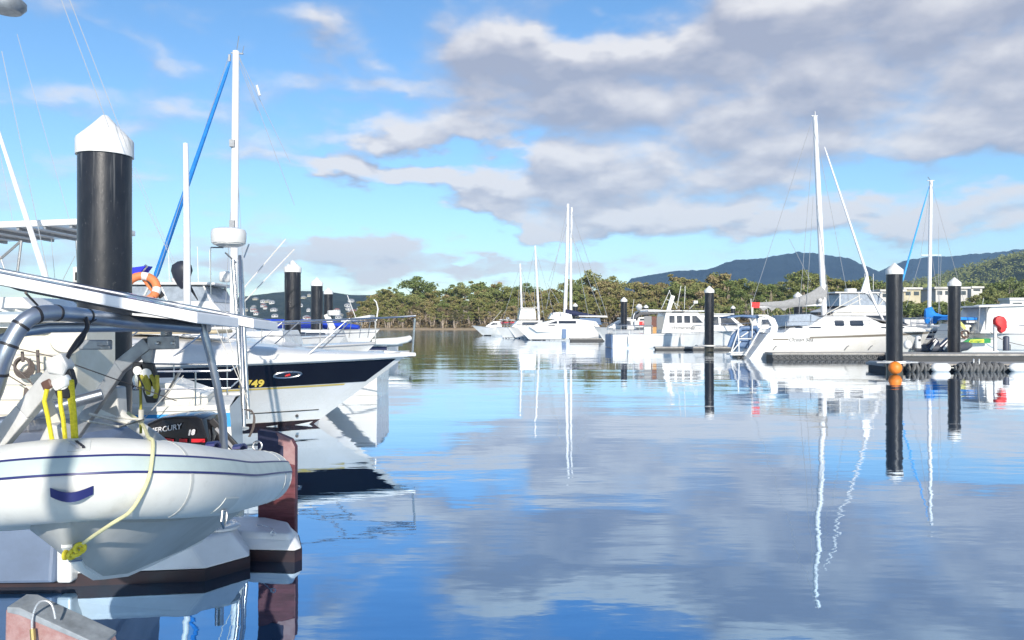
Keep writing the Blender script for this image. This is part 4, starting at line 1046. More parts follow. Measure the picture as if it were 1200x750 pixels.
# cabin of the davit boat, seen left of the big pile
CR = mat('cream_paint_wall', (.72, .69, .58), .5, var=.18, vscale=3, dirt=(.60, .56, .44))
mb = MB(); mb.loft([[(x, 7.20, .95), (x, 7.28, 1.86), (x, 7.55, 1.98), (x, 8.0, 2.0), (x, 8.0, .95)] for x in (-8.5, -4.12)]); ST.w(mb, 'cabin_wall', CR, False, .03)
for k in range(5):
    z = 1.12 + k * .14; mb = MB(); mb.box((-6.2, 7.20 + (z - .95) * .088 - .005, z), (4.1, .012, .008)); ST.w(mb, 'wall_groove', mat('grey_strake', (.42, .42, .42), .5))
mb = MB(); mb.loft([[(x, 7.0, 1.98), (x, 7.0, 2.06), (x, 8.3, 2.10), (x, 8.3, 1.99)] for x in (-8.5, -4.35)]); ST.w(mb, 'cabin_roof', gel(), False, .03)
mb = MB(); mb.box((-5.6, 7.12, 1.985), (1.9, .02, .10)); ST.w(mb, 'roof_fascia', gel())
mb = MB(); c = P(80, 396, 7.0); mb.lathe([(.02, -.03), (.15, -.03), (.17, 0), (.15, .03), (.02, .035)], (0, 0, 0), 28, Matrix.Rotation(R_(80), 3, 'X') ); mb.v = [(x * 1.0 + c.x, y + c.y, z * .9 + c.z) for x, y, z in mb.v]; ST.w(mb, 'seat_back', mat('cream_paint', (.66, .62, .52), .5), True)
mb = MB(); mb.lathe([(.0, -.045), (.12, -.045), (.13, -.035), (.0, -.03)][1:3] + [(.13, -.03), (.01, -.03)], (0, 0, 0), 24, Matrix.Rotation(R_(80), 3, 'X')); mb.v = [(x + c.x, y + c.y - .01, z * .9 + c.z) for x, y, z in mb.v]; ST.w(mb, 'seat_pad', mat('grey_green_pad', (.22, .22, .18), .7), True)
mb = MB()
for k in range(4): torus(mb, P(26, 428, 7.1) + Vector((0, .01 * k, -.01 * k)), .07 + .006 * k, .012, Matrix.Rotation(R_(90), 3, 'X'), 18, 6)
mb.tube([P(26, 412, 7.1), P(27, 424, 7.08)], .014, 6); ST.w(mb, 'rope_coil', mat('dark_rope', (.12, .10, .09), .9), True)
for k, px_ in enumerate((28, 31, 35, 39, 45)):
    mb = MB(); mb.tube([P(30, 455, 7.1), P(px_, 470, 7.06), P(px_ + (k - 2) * 2, 484 - k, 7.1)], .011, 6); ST.w(mb, 'hanging_line', mat('dark_rope'), True)
mb = MB(); mb.tube([P(44, 410, 7.1), P(46, 450, 7.1), P(47, 478, 7.1)], .014, 6); ST.w(mb, 'hanging_line', mat('dark_rope'), True)
for a, c in (((18, 408), (62, 418)), ((12, 425), (40, 452)), ((10, 440), (30, 452))):
    mb = MB(); mb.tube([P(*a, 7.0), P(*c, 7.0)], .006, 5); ST.w(mb, 'stay', mat('dark_rope'), True)
# cables from the arch tube
mb = MB(); mb.tube(smooth_path([tuple(P(*v)) for v in ((100, 372, 3.62), (102, 385, 3.6), (92, 398, 3.55), (84, 410, 3.5), (78, 420, 3.45))], 4), .011, 7); mb.tube(smooth_path([tuple(P(*v)) for v in ((112, 374, 3.7), (104, 380, 3.65), (96, 400, 3.6), (80, 416, 3.5))], 4), .007, 6); ST.w(mb, 'cable_loop', black(), True)
mb = MB(); mb.box(P(112, 404, 3.9), (.16, .03, .05)); mb.box(P(122, 402, 3.88), (.06, .035, .03)); ST.w(mb, 'junction_bracket', galv(), False, .006)
for a, c, rr in (((75, 423), (207, 470), .003), ((30, 343), (52, 366), .006)):
    mb = MB(); mb.tube([P(*a, 3.6), P(*c, 4.6)], rr, 5); ST.w(mb, 'lashing_line', mat('dark_rope'), True)
mb = MB(); mb.tube([P(95, 492, 3.9), P(140, 500, 3.8), P(168, 492, 3.85), P(120, 488, 3.9)], .006, 5); mb.tube([P(105, 485, 3.9), P(150, 496, 3.85)], .008, 5); ST.w(mb, 'lashing_rope', rope(), True)

# the pontoon the photographer stands on, behind the camera, with an added unseen pole that shades the dinghy
NP = Thing('photographer_pontoon', (0, -2.0, 0), 0, 'grey floating walkway under and behind the viewpoint', 'pontoon')
mb = MB(); mb.box((0, -1.9, .34), (9, 4.2, .16)); NP.w(mb, 'deck_slab', mat('grey_pontoon_deck', (.36, .35, .33), .8, var=.3, vscale=3), False, .02); mb = MB(); mb.box((0, -1.9, .08), (8.6, 3.9, .34)); NP.w(mb, 'float_body', black())
POLE = Thing('shadow_pole', (-.98, -1.5, .42), 0, 'slim grey pole added behind the viewpoint to cast a shadow on the dinghy', 'pole')  # pole added out of view, its shadow makes the band across the dinghy
mb = MB(); mb.tube([(-.98, -1.5, .42), (-.98, -1.5, 4.9)], .052, 14); POLE.w(mb, 'post', galv(), True); mb = MB(); mb.lathe([(.05, 4.9), (.16, 4.95), (.16, 5.1), (.05, 5.16)], (-.98, -1.5, 0), 16); POLE.w(mb, 'pole_head', gel(), True)
# ================================================================ LEFT-HAND BERTHS
R_ = radians
def hull_u(T, H, px, z, side):
    best = None
    for i in range(401):
        w_ = T.M @ H.pt(i / 400, z, side); q_ = 600 + w_.x / w_.y * F
        if best is None or abs(q_ - px) < best[0]: best = (abs(q_ - px), i / 400)
    return best[1]
def hull_frame(T, H, px, z, side, off=.01):
    u = hull_u(T, H, px, z, side); p0 = H.pt(u, z, side, off); p1 = H.pt(min(1, u + .01), z, side, off); p2 = H.pt(u, z + .05, side, off)
    return p0, (p1 - p0).normalized(), (p2 - p0).normalized()
WHITE = mat('white_gelcoat'); BANDB = mat('gloss_black_band', (.008, .008, .012), .15, coat=.5); GOLD = mat('gold_line', (.55, .42, .10), .4)

# ---- sport cruiser with the black band
th = R_(8); tip = Vector((-2.02, 15.18, 0)); Lc = 11.0
C1 = Thing('sport_cruiser', tuple(tip - Vector((cos(th), sin(th), 0)) * Lc / 2), th, 'white sport cruiser with a black hull band and long bow rail, bow pointing right', 'motor cruiser')
H1 = Hull(Lc, 3.5, 1.36, 1.20, rake=1.85, stern=.9, sheerp=1.4, full=2.5, wlb=.42)
std_hull(C1, H1, gel(), antifoul(), (0, .09), rub=False)
C1.l(H1.strip(lambda u: .70 + .12 * u, lambda u: H1.sheer(u) - .10, 0, .988, 40, .006, 3), 'black_band', BANDB, True)
C1.l(H1.strip(lambda u: .655 + .12 * u, lambda u: .685 + .12 * u, 0, .955, 30, .006), 'gold_pinstripe', GOLD)
C1.l(H1.strip(.28, .30, .0, .97, 24, .006), 'knuckle_line', mat('dark_line', (.03, .03, .03), .5))
for sd in (1, -1):
    mb = MB(); mb.tube([p_ + Vector((0, 0, -.03)) for p_ in H1.edge(0, .01, 30, side=sd)], .045, 8); C1.l(mb, 'rubbing_strake', gel(), True)
# moulded deck rising aft
rings = []
for i in range(25):
    u = .03 + .95 * i / 24; e_ = H1.pt(u, H1.sheer(u), 1, -.03); k = sm((1 - u) / .50); h_ = .02 + .46 * k; w_ = e_.y; z0 = H1.sheer(u)
    rings.append([Vector((e_.x, w_ * yy, z0 + h_ * zz)) for yy, zz in ((1, 0), (.96, .30), (.88, .62), (.66, .92), (.3, 1.0), (0, 1.02), (-.3, 1.0), (-.66, .92), (-.88, .62), (-.96, .30), (-1, 0))])
mb = MB(); mb.loft(rings); C1.l(mb, 'foredeck_moulding', gel(), True)
# cockpit coaming, windscreen and arch
xw = lambda px, d: (C1.I @ P(px, 376, d)).x
cabin(C1, 'coaming', [(-5.3, 1.2), (-5.3, 1.75), (-1.8, 1.95), (-.2, 1.72), (.3, 1.3)], 1.62, 1.45, gel())
mb = MB(); mb.prism([(-.1, 1.70), (-1.35, 2.18), (-1.45, 2.18), (-.35, 1.70)], -1.25, 1.25); C1.l(mb, 'windscreen', mat('green_glass', (.16, .26, .24), .08, spec=.8))
for k in range(6):
    y_ = -1.27 + .508 * k; mb = MB(); mb.bar((-.08, y_, 1.70), (-1.38, y_, 2.20), .05, .035); C1.l(mb, 'screen_frame', gel())
mb = MB(); mb.bar((-1.38, -1.27, 2.2), (-1.38, 1.27, 2.2), .05, .05); C1.l(mb, 'screen_rail', gel())
cabin(C1, 'targa_arch', [(-4.2, 1.6), (-3.6, 2.55), (-3.2, 2.55), (-3.0, 2.45), (-3.4, 2.4), (-3.7, 1.7)], 1.5, 1.3, gel())
# fore hatch, tan pad with navy cushion
mb = MB(); mb.box((1.2, -.2, 1.80), (1.7, 1.3, .07)); C1.l(mb, 'sun_pad', mat('tan_vinyl', (.50, .42, .28), .6), False, .03)
mb = MB(); mb.box((.9, -.6, 1.86), (.6, .4, .09)); C1.l(mb, 'cushion', navy(), False, .03)
# bow rails
def rail_pt(u, side, h): 
    e_ = H1.pt(u, H1.sheer(u), side, -.10); e_.z = H1.sheer(u) + .10 + h; return e_
for sd in (-1, 1):
    us = [.52, .60, .70, .80, .90, .97, 1.0]
    top = [rail_pt(u, sd, .50 + .14 * k / 6) for k, u in enumerate(us)]; top[-1] = Vector((Lc / 2 + .12, sd * .06, top[-1].z)); top = [rail_pt(.48, sd, .08)] + top
    mb = MB(); mb.tube(smooth_path([tuple(t) for t in top], 3), .017, 8); C1.l(mb, 'bow_rail', steel(), True)
    for u in (.60, .70, .80, .90):
        b0 = rail_pt(u - .065, sd, -.05); t0 = rail_pt(u, sd, .50 + .14 * ((u - .52) / .08) / 6); mb = MB(); mb.tube([b0, t0], .013, 7); C1.l(mb, 'stanchion', steel(), True)
mb = MB(); mb.tube([(Lc / 2 + .05, 0, 1.35), (Lc / 2 + .1, 0, 2.05)], .02, 8); C1.l(mb, 'bow_staff', steel(), True)
mb = MB(); mb.loft([[(Lc / 2 - .5, -.14, 1.32), (Lc / 2 - .5, .14, 1.32), (Lc / 2 - .5, .14, 1.42), (Lc / 2 - .5, -.14, 1.42)], [(Lc / 2 + .12, -.09, 1.30), (Lc / 2 + .12, .09, 1.30), (Lc / 2 + .12, .09, 1.37), (Lc / 2 + .12, -.09, 1.37)]]); C1.l(mb, 'bow_sprit', gel(), False, .02)
# oval port with chrome ring and red emblem
p0, tx, tz = hull_frame(C1, H1, 338, 1.02, -1, .012); nrm = tx.cross(tz); nrm = -nrm if nrm.y > 0 else nrm
mb = MB(); mb.tube([p0 + tx * .24 * cos(a) + tz * .085 * sin(a) for a in [2 * pi * k / 28 for k in range(29)]], .018, 8); C1.l(mb, 'port_ring', steel(), True)
pp_ = [p0 + tx * .23 * cos(2 * pi * k / 24) + tz * .078 * sin(2 * pi * k / 24) for k in range(24)]
mb = MB(); mb.loft([pp_, [v + nrm * .008 for v in pp_]]); C1.l(mb, 'port_glass', glass())
mb = MB(); c_ = p0 + nrm * .012
for a in range(5):
    t_ = 2 * pi * a / 5; d_ = tx * cos(t_) * .045 + tz * sin(t_) * .035; mb.tube([c_, c_ + d_], .012, 5)
C1.l(mb, 'port_emblem', red())
p0, tx, tz = hull_frame(C1, H1, 294, .87, -1, .014)
text_mesh('registration', '3749', .22, mat('yellow_lettering', (.80, .60, .10), .5), C1.e, basis(p0, tx, tz), .003, 0, .006)
p0, tx, tz = hull_frame(C1, H1, 385, 1.52, -1, .0)
p0, tx, tz = hull_frame(C1, H1, 348, .19, -1, .01); mb = MB(); mb.lathe([(.03, 0), (.03, .02), (.01, .02)], (0, 0, 0), 12, Matrix.Rotation(R_(90), 3, 'X')); mb.v = [(x + p0.x, y + p0.y, z + p0.z) for x, y, z in mb.v]; C1.l(mb, 'skin_fitting', black())

# ---- plain cruiser behind it
th = R_(5); tip = P(440, 376, 18.6); tip.z = 0
C2 = Thing('motor_cruiser', tuple(tip - Vector((cos(th), sin(th), 0)) * 5.0), th, 'plain white cruiser whose bow shows just beyond the black-banded cruiser', 'motor cruiser')
H2 = Hull(10, 3.4, 1.45, 1.2, rake=1.5, stern=.9); std_hull(C2, H2, gel(), BANDB, (0, .16)); hull_rails(C2, H2, .55, .45, 1.0, 6, .014)
cabin(C2, 'coachroof', [(-4, 1.2), (-3.6, 1.75), (1.2, 1.75), (3.0, 1.4)], 1.3, 1.0, gel(), [rrect(-2, 1.4, 0, 1.62, .06)])

# ---- small yacht with the blue stripe, stern quarter towards us
th = R_(195); sp = P(274, 376, 9.8); sp.z = 0
Y1 = Thing('small_yacht', tuple(sp + Vector((cos(th), sin(th), 0)) * 2.1 - Vector((-sin(th), cos(th), 0)) * .84), th, 'small white yacht with a sky blue stripe and steel pushpit right behind the outboard', 'yacht')
HY = Hull(4.2, 1.95, 1.0, .90, rake=.6, stern=.86, srake=.05)
CRG = mat('cream_gelcoat', (.74, .72, .65), .3)
std_hull(Y1, HY, gel2(), None, rub=False)
mbx = HY.strip(lambda u: HY.sheer(u) - .25, lambda u: HY.sheer(u) - .07, .0, .45, 8, .006); Y1.l(mbx, 'blue_stripe', mat('sky_blue_stripe', (.05, .33, .68), .4))
Y1.l(HY.strip(lambda u: HY.sheer(u) - .03, lambda u: HY.sheer(u) + .03, 0, 1, 14, .02), 'gunwale', CRG)
mb = MB(); mb.prism([(-1.75, .9), (-1.75, 1.02), (-1.3, 1.2), (-.9, 1.2), (-.7, .92)], -.5, .5); Y1.l(mb, 'cockpit_seat', CRG, False, .02)
cabin(Y1, 'cabin_top', [(-.6, .9), (-.5, 1.30), (.7, 1.25), (1.2, .95)], .7, .55, CRG, [rrect(-.2, 1.02, .5, 1.16, .04)])
top = [HY.edge(.46, -.04, 10, 0, .5, 1)[::-1], HY.edge(.46, -.04, 10, 0, .45, -1)]
full = [Vector(v) for v in top[0]] + [Vector(v) for v in top[1]]
for zo, r_ in ((0, .013), (-.22, .010)):
    mb = MB(); mb.tube([v + Vector((0, 0, zo)) for v in full], r_, 7); Y1.l(mb, 'pushpit_rail', steel(), True)
for v in full[::4]: mb = MB(); mb.tube([v - Vector((0, 0, .46)), v], .011, 7); Y1.l(mb, 'stanchion', steel(), True)
mb = MB(); mb.bar(P(190, 470, 9.9), P(213, 432, 9.9), .03, .03); Y1.w(mb, 'pushpit_brace', steel(), True)
# radar pole on its quarter
pb = P(288, 492, 9.9); pt_ = P(280, 300, 10.2)
for dx, dz in ((0, 0), (.10, 0)):
    mb = MB(); mb.tube([pb + Vector((dx * .6 - .06, .1, 0)), pt_ + Vector((dx - .08, 0, -.05))], .026, 10); Y1.w(mb, 'radar_pole', steel(), True)
mb = MB(); mb.tube([P(286, 500, 9.2), P(284, 420, 9.3), P(281, 300, 10.15)], .022, 9); Y1.w(mb, 'radar_pole', steel(), True)
c = Y1.I @ P(268, 277, 10.2); dome(Y1, c, .225, .22)
mb = MB(); mb.lathe([(.12, -.12), (.20, -.09), (.20, -.06), (.1, -.05)], c + Vector((0, 0, -.02)), 20); Y1.l(mb, 'dome_bracket', gel(), True)
mb = MB(); mb.tube([P(247, 290, 10.2), P(262, 290, 10.2)], .01, 5); mb.tube([P(247, 290, 10.2), P(247, 345, 10.2)], .007, 5); mb.tube([P(264, 296, 10.2), P(277, 308, 10.2)], .012, 5); mb.tube([P(292, 286, 10.2), P(286, 302, 10.2)], .01, 5); Y1.w(mb, 'antenna_arm', steel(), True)
mb = MB()
for k in range(3): mb.tube(smooth_path([tuple(P(285 + k * 1.5, 480, 9.0)), tuple(P(296 + k, 482 + k * 2, 8.95)), tuple(P(296 + k, 500, 8.9)), tuple(P(291 + k, 512, 8.9))], 4), .005, 6)
Y1.w(mb, 'stern_ladder', mat('dark_rope'), True)
mb = MB(); mb.box(P(166, 498, 8.95), (.26, .06, .07)); Y1.w(mb, 'navy_label_strip', mat('deep_blue_paint', (.01, .03, .22), .5))
for a, c in (((262, 375), (292, 480)), ((250, 378), (288, 462)), ((215, 440), (160, 500)), ((180, 500), (240, 478))):
    mb = MB(); mb.tube([P(*a, 9.3), P(*c, 9.2)], .005, 5); Y1.w(mb, 'lifeline', rope(), True)

# ---- ketch with the tall white mast and blue furled sail
K1 = Thing('ketch', (-7.2 - 1.5, 20.4, 0), R_(182), 'yacht with the tallest near mast and a rolled blue headsail slanting down to the left', 'yacht')
HK = Hull(10.5, 3.1, 1.35, 1.15, rake=1.2); std_hull(K1, HK, gel(), BANDB, (0, .12))
cabin(K1, 'coachroof', [(-3, 1.1), (-2.8, 1.75), (1.6, 1.65), (2.6, 1.3)], 1.0, .85, gel(), [rrect(-2, 1.35, -.6, 1.55, .05), rrect(0, 1.35, 1.2, 1.52, .05)])
mtop = K1.I @ P(276.5, 60, 20); mbase = K1.I @ P(273.5, 412, 20)
mb = MB(); mb.tube([mbase, mbase.lerp(mtop, .5), mtop], [.105, .10, .085], 12); ms = K1.l(mb, 'mast', alu(), True)
mb = MB(); mb.tube([P(277, 62, 20), P(280, 42, 20)], .01, 4); mb.bar(P(271, 62, 20), P(285, 63, 20), .04, .03); mb.tube([P(284, 62, 20), P(286, 54, 20)], .008, 4); mb.bar(P(269, 64, 20), P(269, 72, 20), .05, .05); K1.w(mb, 'masthead_gear', galv(), parent=ms)
for a_ in ((168, .18), (265, .3)): mb = MB(); mb.box(P(272.5, a_[0], 19.9), (.13, .12, a_[1])); K1.w(mb, 'mast_fitting', galv(), parent=ms)
mb = MB(); a, c = P(270, 72, 19.9), P(181, 328, 20.6); mb.tube([a, a.lerp(c, .06), a.lerp(c, .5), a.lerp(c, .97), c], [.02, .04, .058, .07, .03], 9); K1.w(mb, 'furled_sail', mat('bright_blue_canvas', (.01, .20, .60), .7, var=.25, vscale=6), True)
for a, c in (((278, 62), (340, 190)), ((278, 62), (345, 240)), ((276, 64), (302, 130)), ((268, 66), (181, 330)), ((275, 160), (262, 400)), ((276, 160), (290, 400))):
    mb = MB(); mb.tube([P(*a, 20), P(*c, 20.4)], .007, 4); K1.w(mb, 'stay', mat('rigging_wire'), True)
mb = MB(); mb.tube([P(301, 100, 20), P(304.5, 112, 20)], .03, 6); K1.w(mb, 'stay_insulator', gel(), True)
# ---- boat with the thin bare mast and the dark wind vane
K2 = Thing('sailing_boat', (-8.9, 17.6, 0), R_(178), 'white sailing boat with a slim bare mast and a round black wind vane beside it', 'yacht')
HB2 = Hull(8.5, 2.7, 1.2, 1.0, rake=1.0); std_hull(K2, HB2, gel(), BANDB, (0, .1))
cabin(K2, 'coachroof', [(-2.5, 1.0), (-2.3, 1.6), (1.6, 1.5), (2.4, 1.15)], .9, .75, gel(), [rrect(-1.5, 1.25, -.2, 1.42, .05)])
mb = MB(); mb.tube([P(219.5, 410, 17.2), P(219, 280, 17.2), P(217.5, 168, 17.2)], [.085, .075, .055], 10); K2.w(mb, 'mast', alu(), True)
rings = []
for k, (w_, z_) in enumerate(((.02, -.34), (.10, -.26), (.20, -.08), (.25, .08), (.22, .2), (.10, .28), (.01, .30))):
    c = P(213, 321, 17.4); rings.append([c + Vector((w_ * cos(a) , w_ * .5 * sin(a), z_)) for a in [2 * pi * j / 14 for j in range(14)]])
mb = MB(); mb.loft(rings); K2.w(mb, 'wind_vane', mat('dark_navy_plastic', (.02, .025, .04), .4), True)
mb = MB(); mb.tube([P(216, 326, 17.4), P(226, 342, 17.5), P(232, 352, 17.5)], [.07, .03, .01], 6); K2.w(mb, 'vane_tail', black(), True)
for a, c in (((170, 240), (196, 292)), ((152, 190), (206, 318)), ((158, 196), (214, 330))):
    mb = MB(); mb.tube([P(*a, 17.2), P(*c, 17.4)], .006 if a[1] > 200 else .004, 4); K2.w(mb, 'stay', mat('rigging_wire'), True)
# ---- flybridge boat further back
K3 = Thing('flybridge_cruiser', (-10.6, 25.5, 0), R_(4), 'white flybridge cruiser with clear plastic screens behind the slim mast', 'motor cruiser')
H3 = Hull(10, 3.4, 1.5, 1.2, rake=1.2, stern=.92); std_hull(K3, H3, gel(), BANDB, (0, .12))
cabin(K3, 'saloon', [(-3.6, 1.2), (-3.4, 2.3), (.8, 2.3), (2.0, 1.5)], 1.45, 1.25, gel(), [rrect(-2.8, 1.6, -.6, 2.05, .08)])
cabin(K3, 'flybridge', [(-2.3, 2.3), (-2.2, 2.62), (1.0, 2.62), (1.3, 2.3)], 1.25, 1.2, gel())
cabin(K3, 'screens', [(-2.1, 2.6), (-1.9, 3.12), (.7, 3.12), (1.05, 2.6)], 1.15, 1.1, clearg())
mb = MB()
for x_ in (-2.0, -1.2, -.4, .3, .95):
    for y_ in (-1.16, 1.16): mb.tube([(x_, y_, 2.6), (x_ + (.25 if x_ < -.5 else -.25), y_ * .97, 3.15)], .03, 6)
K3.l(mb, 'top_frame', gel(), True)
mb = MB(); mb.box((-.6, 0, 3.18), (3.4, 2.5, .09)); K3.l(mb, 'hard_top', gel(), False, .04)
dome(K3, Vector((1.05, 0, 3.48)), .19, .34, 'satellite_dome'); mb = MB(); mb.lathe([(.24, -.1), (.28, -.04), (.28, .05), (.2, .1)], (-.4, 0, 3.36), 20); K3.l(mb, 'radar_dome', gel(), True)
for x_, h_ in ((-.9, 1.4), (.05, 1.3), (.45, 1.2)): mb = MB(); mb.tube([(x_, .4, 3.2), (x_ - .03, .4, 3.2 + h_)], .012, 5); K3.l(mb, 'whip_antenna', gel())
mb = MB(); mb.tube([P(275, 350, 25), P(335, 280, 25)], .022, 5); K3.w(mb, 'outrigger', gel()); mb = MB(); mb.tube([P(282, 358, 25), P(345, 292, 25)], .022, 5); K3.w(mb, 'outrigger', gel())
# ---- hardtop boat at the far left
K4 = Thing('fishing_cruiser', (-13.2, 20.5, 0), R_(3), 'white boat at the left edge with a ribbed white sun roof on thin struts', 'motor cruiser')
H4 = Hull(9, 3.2, 1.5, 1.2, rake=1.2, stern=.92); std_hull(K4, H4, gel(), BANDB, (0, .12))
cabin(K4, 'saloon', [(-3.6, 1.2), (-3.4, 2.6), (.8, 2.6), (2.0, 1.5)], 1.4, 1.2, gel(), [rrect(-2.8, 1.7, -.6, 2.3, .08)])
c0, c1 = P(-90, 271, 17.0), P(97, 263, 17.0)
mb = MB(); mb.hexa([c0, c1, c1 + Vector((.0, 2.4, .0)), c0 + Vector((0, 2.4, 0)), c0 + Vector((0, 0, .16)), c1 + Vector((0, 0, .14)), c1 + Vector((0, 2.4, .14)), c0 + Vector((0, 2.4, .16))]); K4.w(mb, 'sun_roof', gel(), False, .03)
for k in range(6): 
    a = c0.lerp(c1, (k + .5) / 6); mb = MB(); mb.box(a + Vector((0, 1.2, -.03)), (.06, 2.3, .06)); K4.w(mb, 'roof_rib', mat('grey_aluminium'))
for a, c in (((25, 282), (19, 330)), ((25, 282), (0, 304)), ((0, 300), (10, 330)), ((-40, 282), (-44, 340)), ((90, 282), (94, 345))):
    mb = MB(); mb.tube([P(*a, 17.4), P(*c, 17.4)], .028 if a[0] != 0 else .015, 6); K4.w(mb, 'roof_strut', mat('grey_aluminium'))
mb = MB(); mb.tube([P(-8, 135, 16.0), P(26, 240, 16.0), P(60, 345, 16.0)], [.03, .05, .065], 8); K4.w(mb, 'outrigger_pole', alu(), True)
for a, c in (((20, 40), (82, 260)), ((60, 280), (65, 335)), ((88, 300), (70, 335)), ((0, 180), (15, 260))):
    mb = MB(); mb.tube([P(*a, 17), P(*c, 17)], .006, 4); K4.w(mb, 'stay', mat('rigging_wire'))
mb = MB(); mb.box(P(92, 322, 17), (.16, .2, .35)); K4.w(mb, 'searchlight', gel(), False, .03); mb = MB(); mb.box(P(92, 324, 16.85), (.1, .1, .18)); K4.w(mb, 'searchlight_glass', black())
# ---- orange horseshoe buoys and blue canopy
LB = Thing('lifebuoy', tuple(P(168, 345, 13.0)), 0, 'orange lifebuoy with white bands leaning beside a blue cloth behind the big pile', 'lifebuoy')
M_ = Matrix.Rotation(R_(38), 3, 'Y') @ Matrix.Rotation(R_(60), 3, 'X')
mb = MB(); torus(mb, P(166, 338, 13.0), .235, .07, M_, 28, 10); LB.w(mb, 'ring', mat('orange_foam', (.72, .22, .08), .6, var=.2, vscale=8), True)
for a in (20, 110, 200, 290):
    mb = MB(); torus(mb, P(166, 338, 13.0), .235, .074, M_, 3, 10, a, a + 24); LB.w(mb, 'white_band', gel(), True)
LB2 = Thing('lifejacket', tuple(P(180, 348, 13.2)), 0, 'orange and black rescue sling lashed to a rail right of the lifebuoy', 'rescue sling')
mb = MB(); mb.bar(P(168, 322, 13.2), P(186, 345, 13.2), .16, .12); LB2.w(mb, 'sling', mat('orange_foam'), False, .03); mb = MB(); mb.bar(P(174, 326, 13.1), P(190, 348, 13.1), .04, .1); LB2.w(mb, 'strap', black())
BC = Thing('folded_awning', tuple(P(160, 330, 13.1)), 0, 'bright royal blue folded cloth on a rail above the orange lifebuoy', 'awning')
mb = MB(); pl_ = [P(148, 314, 13.1), P(165, 312, 13.1), P(171, 311, 13.1), P(163, 321, 13.1), P(156, 326, 13.1), P(148, 326, 13.1)]; mb.loft([pl_, [v + Vector((.02, .25, .0)) for v in pl_]]); BC.w(mb, 'cloth', mat('royal_blue_canvas', (.02, .03, .62), .6, var=.3, vscale=9), False, .02)
for o_ in (LB, LB2, BC): pass
mb = MB(); mb.tube([P(172, 311, 13.15), P(150, 335, 13.15)], .03, 6); BC.w(mb, 'rail', steel())

# ---- boats beyond the trio of piles
K5 = Thing('cabin_cruiser', (-10.4, 40.0, 0), R_(176), 'white cabin cruiser with a mushroom radar on a stalk, beyond the black-banded bow', 'motor cruiser')
H5 = Hull(8.5, 2.9, 1.15, .8, rake=1.1, stern=.92); std_hull(K5, H5, gel(), BANDB, (0, .1)); K5.l(H5.strip(lambda u: H5.sheer(u) - .3, lambda u: H5.sheer(u) - .08, 0, .95), 'navy_stripe', navy())
cabin(K5, 'cabin', [(-1.6, .85), (-1.4, 1.55), (1.4, 1.55), (2.4, 1.1)], 1.1, .9, gel(), [rrect(-1.0, 1.12, .3, 1.4, .06), rrect(.5, 1.12, 1.3, 1.38, .06, -.3)])
mb = MB(); mb.bar((-1.1, 0, 1.55), (-.75, 0, 2.35), .16, .3, (1, 0, 0)); K5.l(mb, 'radar_stalk', gel(), False, .03); mb = MB(); mb.lathe([(.2, -.14), (.33, -.12), (.34, .08), (.3, .12)], (-1.15, 0, 2.42), 20); K5.l(mb, 'radar_dome', gel(), True)
mb = MB(); mb.tube([P(441, 376, 40), P(443, 362, 40), P(441, 354, 40), P(438, 351, 40)], .035, 6); K5.w(mb, 'curved_horn', gel(), True)
mb = MB(); mb.loft([[P(402, 378, 40) + Vector((0, y, 0)), P(436, 372, 40) + Vector((0, y, 0)), P(436, 369, 40) + Vector((0, y, 0)), P(402, 375, 40) + Vector((0, y, 0))] for y in (-.5, .9)]); K5.w(mb, 'bimini_top', gel(), False, .03)
for x_ in (404, 412, 424, 434): mb = MB(); mb.tube([P(x_, 376, 40), P(x_ - 3, 396, 40)], .02, 5); K5.w(mb, 'bimini_leg', steel())
mb = MB(); mb.tube([P(407, 346, 40), P(419, 378, 40)], .02, 5); K5.w(mb, 'whip_antenna', gel())
hull_rails(K5, H5, .5, .5, 1, 5, .02)
K6 = Thing('tender', (-6.1, 38.6, .85), R_(8), 'pale tender slung across the stern of the radar-stalk cruiser', 'dinghy')
for y_ in (-.45, .45): mb = MB(); mb.tube([(-.9, y_, .1), (.3, y_, .12), (.75, y_ * .8, .2), (.95, y_ * .2, .28)], [.15, .19, .17, .14], 10); K6.l(mb, 'air_tube', HYP, True)
mb = MB(); mb.loft([[(-.8, .4, .05), (-.8, -.4, .05), (-.8, 0, -.2)], [(.6, .3, .1), (.6, -.3, .1), (.6, 0, -.12)]]); K6.l(mb, 'hull_bottom', HB); mb = MB(); mb.box((.98, .1, .12), (.14, .2, .16)); K6.l(mb, 'motor', mat('dark_navy_plastic'), False, .03)
K7 = Thing('covered_launch', (-13.2, 46, 0), R_(2), 'low white launch under a long bright blue cover, far beyond the piles', 'launch')
H7 = Hull(10.5, 2.6, 1.5, 1.3, rake=1.2); std_hull(K7, H7, gel(), BANDB, (0, .12)); sail_cover(K7, [(-4.9, 0, 1.75), (-3, 0, 1.85), (2, 0, 1.8), (4.0, 0, 1.6)], [(.8, .26), (1.1, .3), (1.0, .28), (.4, .15)], mat('royal_blue_cover', (.015, .06, .50), .7), 'boat_cover')
# ================================================================ MIDDLE AND RIGHT BERTHS
WIN = mat('dark_tinted_glass')
DOCKC = mat('weathered_pontoon_deck', (.36, .35, .33), .8, var=.35, vscale=3)
def boat_at(name, px, wy, rz, label, cat='motor cruiser', group=None, dy=0):
    """centre of the boat from a picture column and its waterline row"""
    d = HC * F / (wy - 376); return Thing(name, ((px - 600) / F * d, d + dy, 0), R_(rz), label, cat, group), d
def pushpit(T, H, h, u0, u1, k, r=.015): hull_rails(T, H, h, u0, u1, k, r)
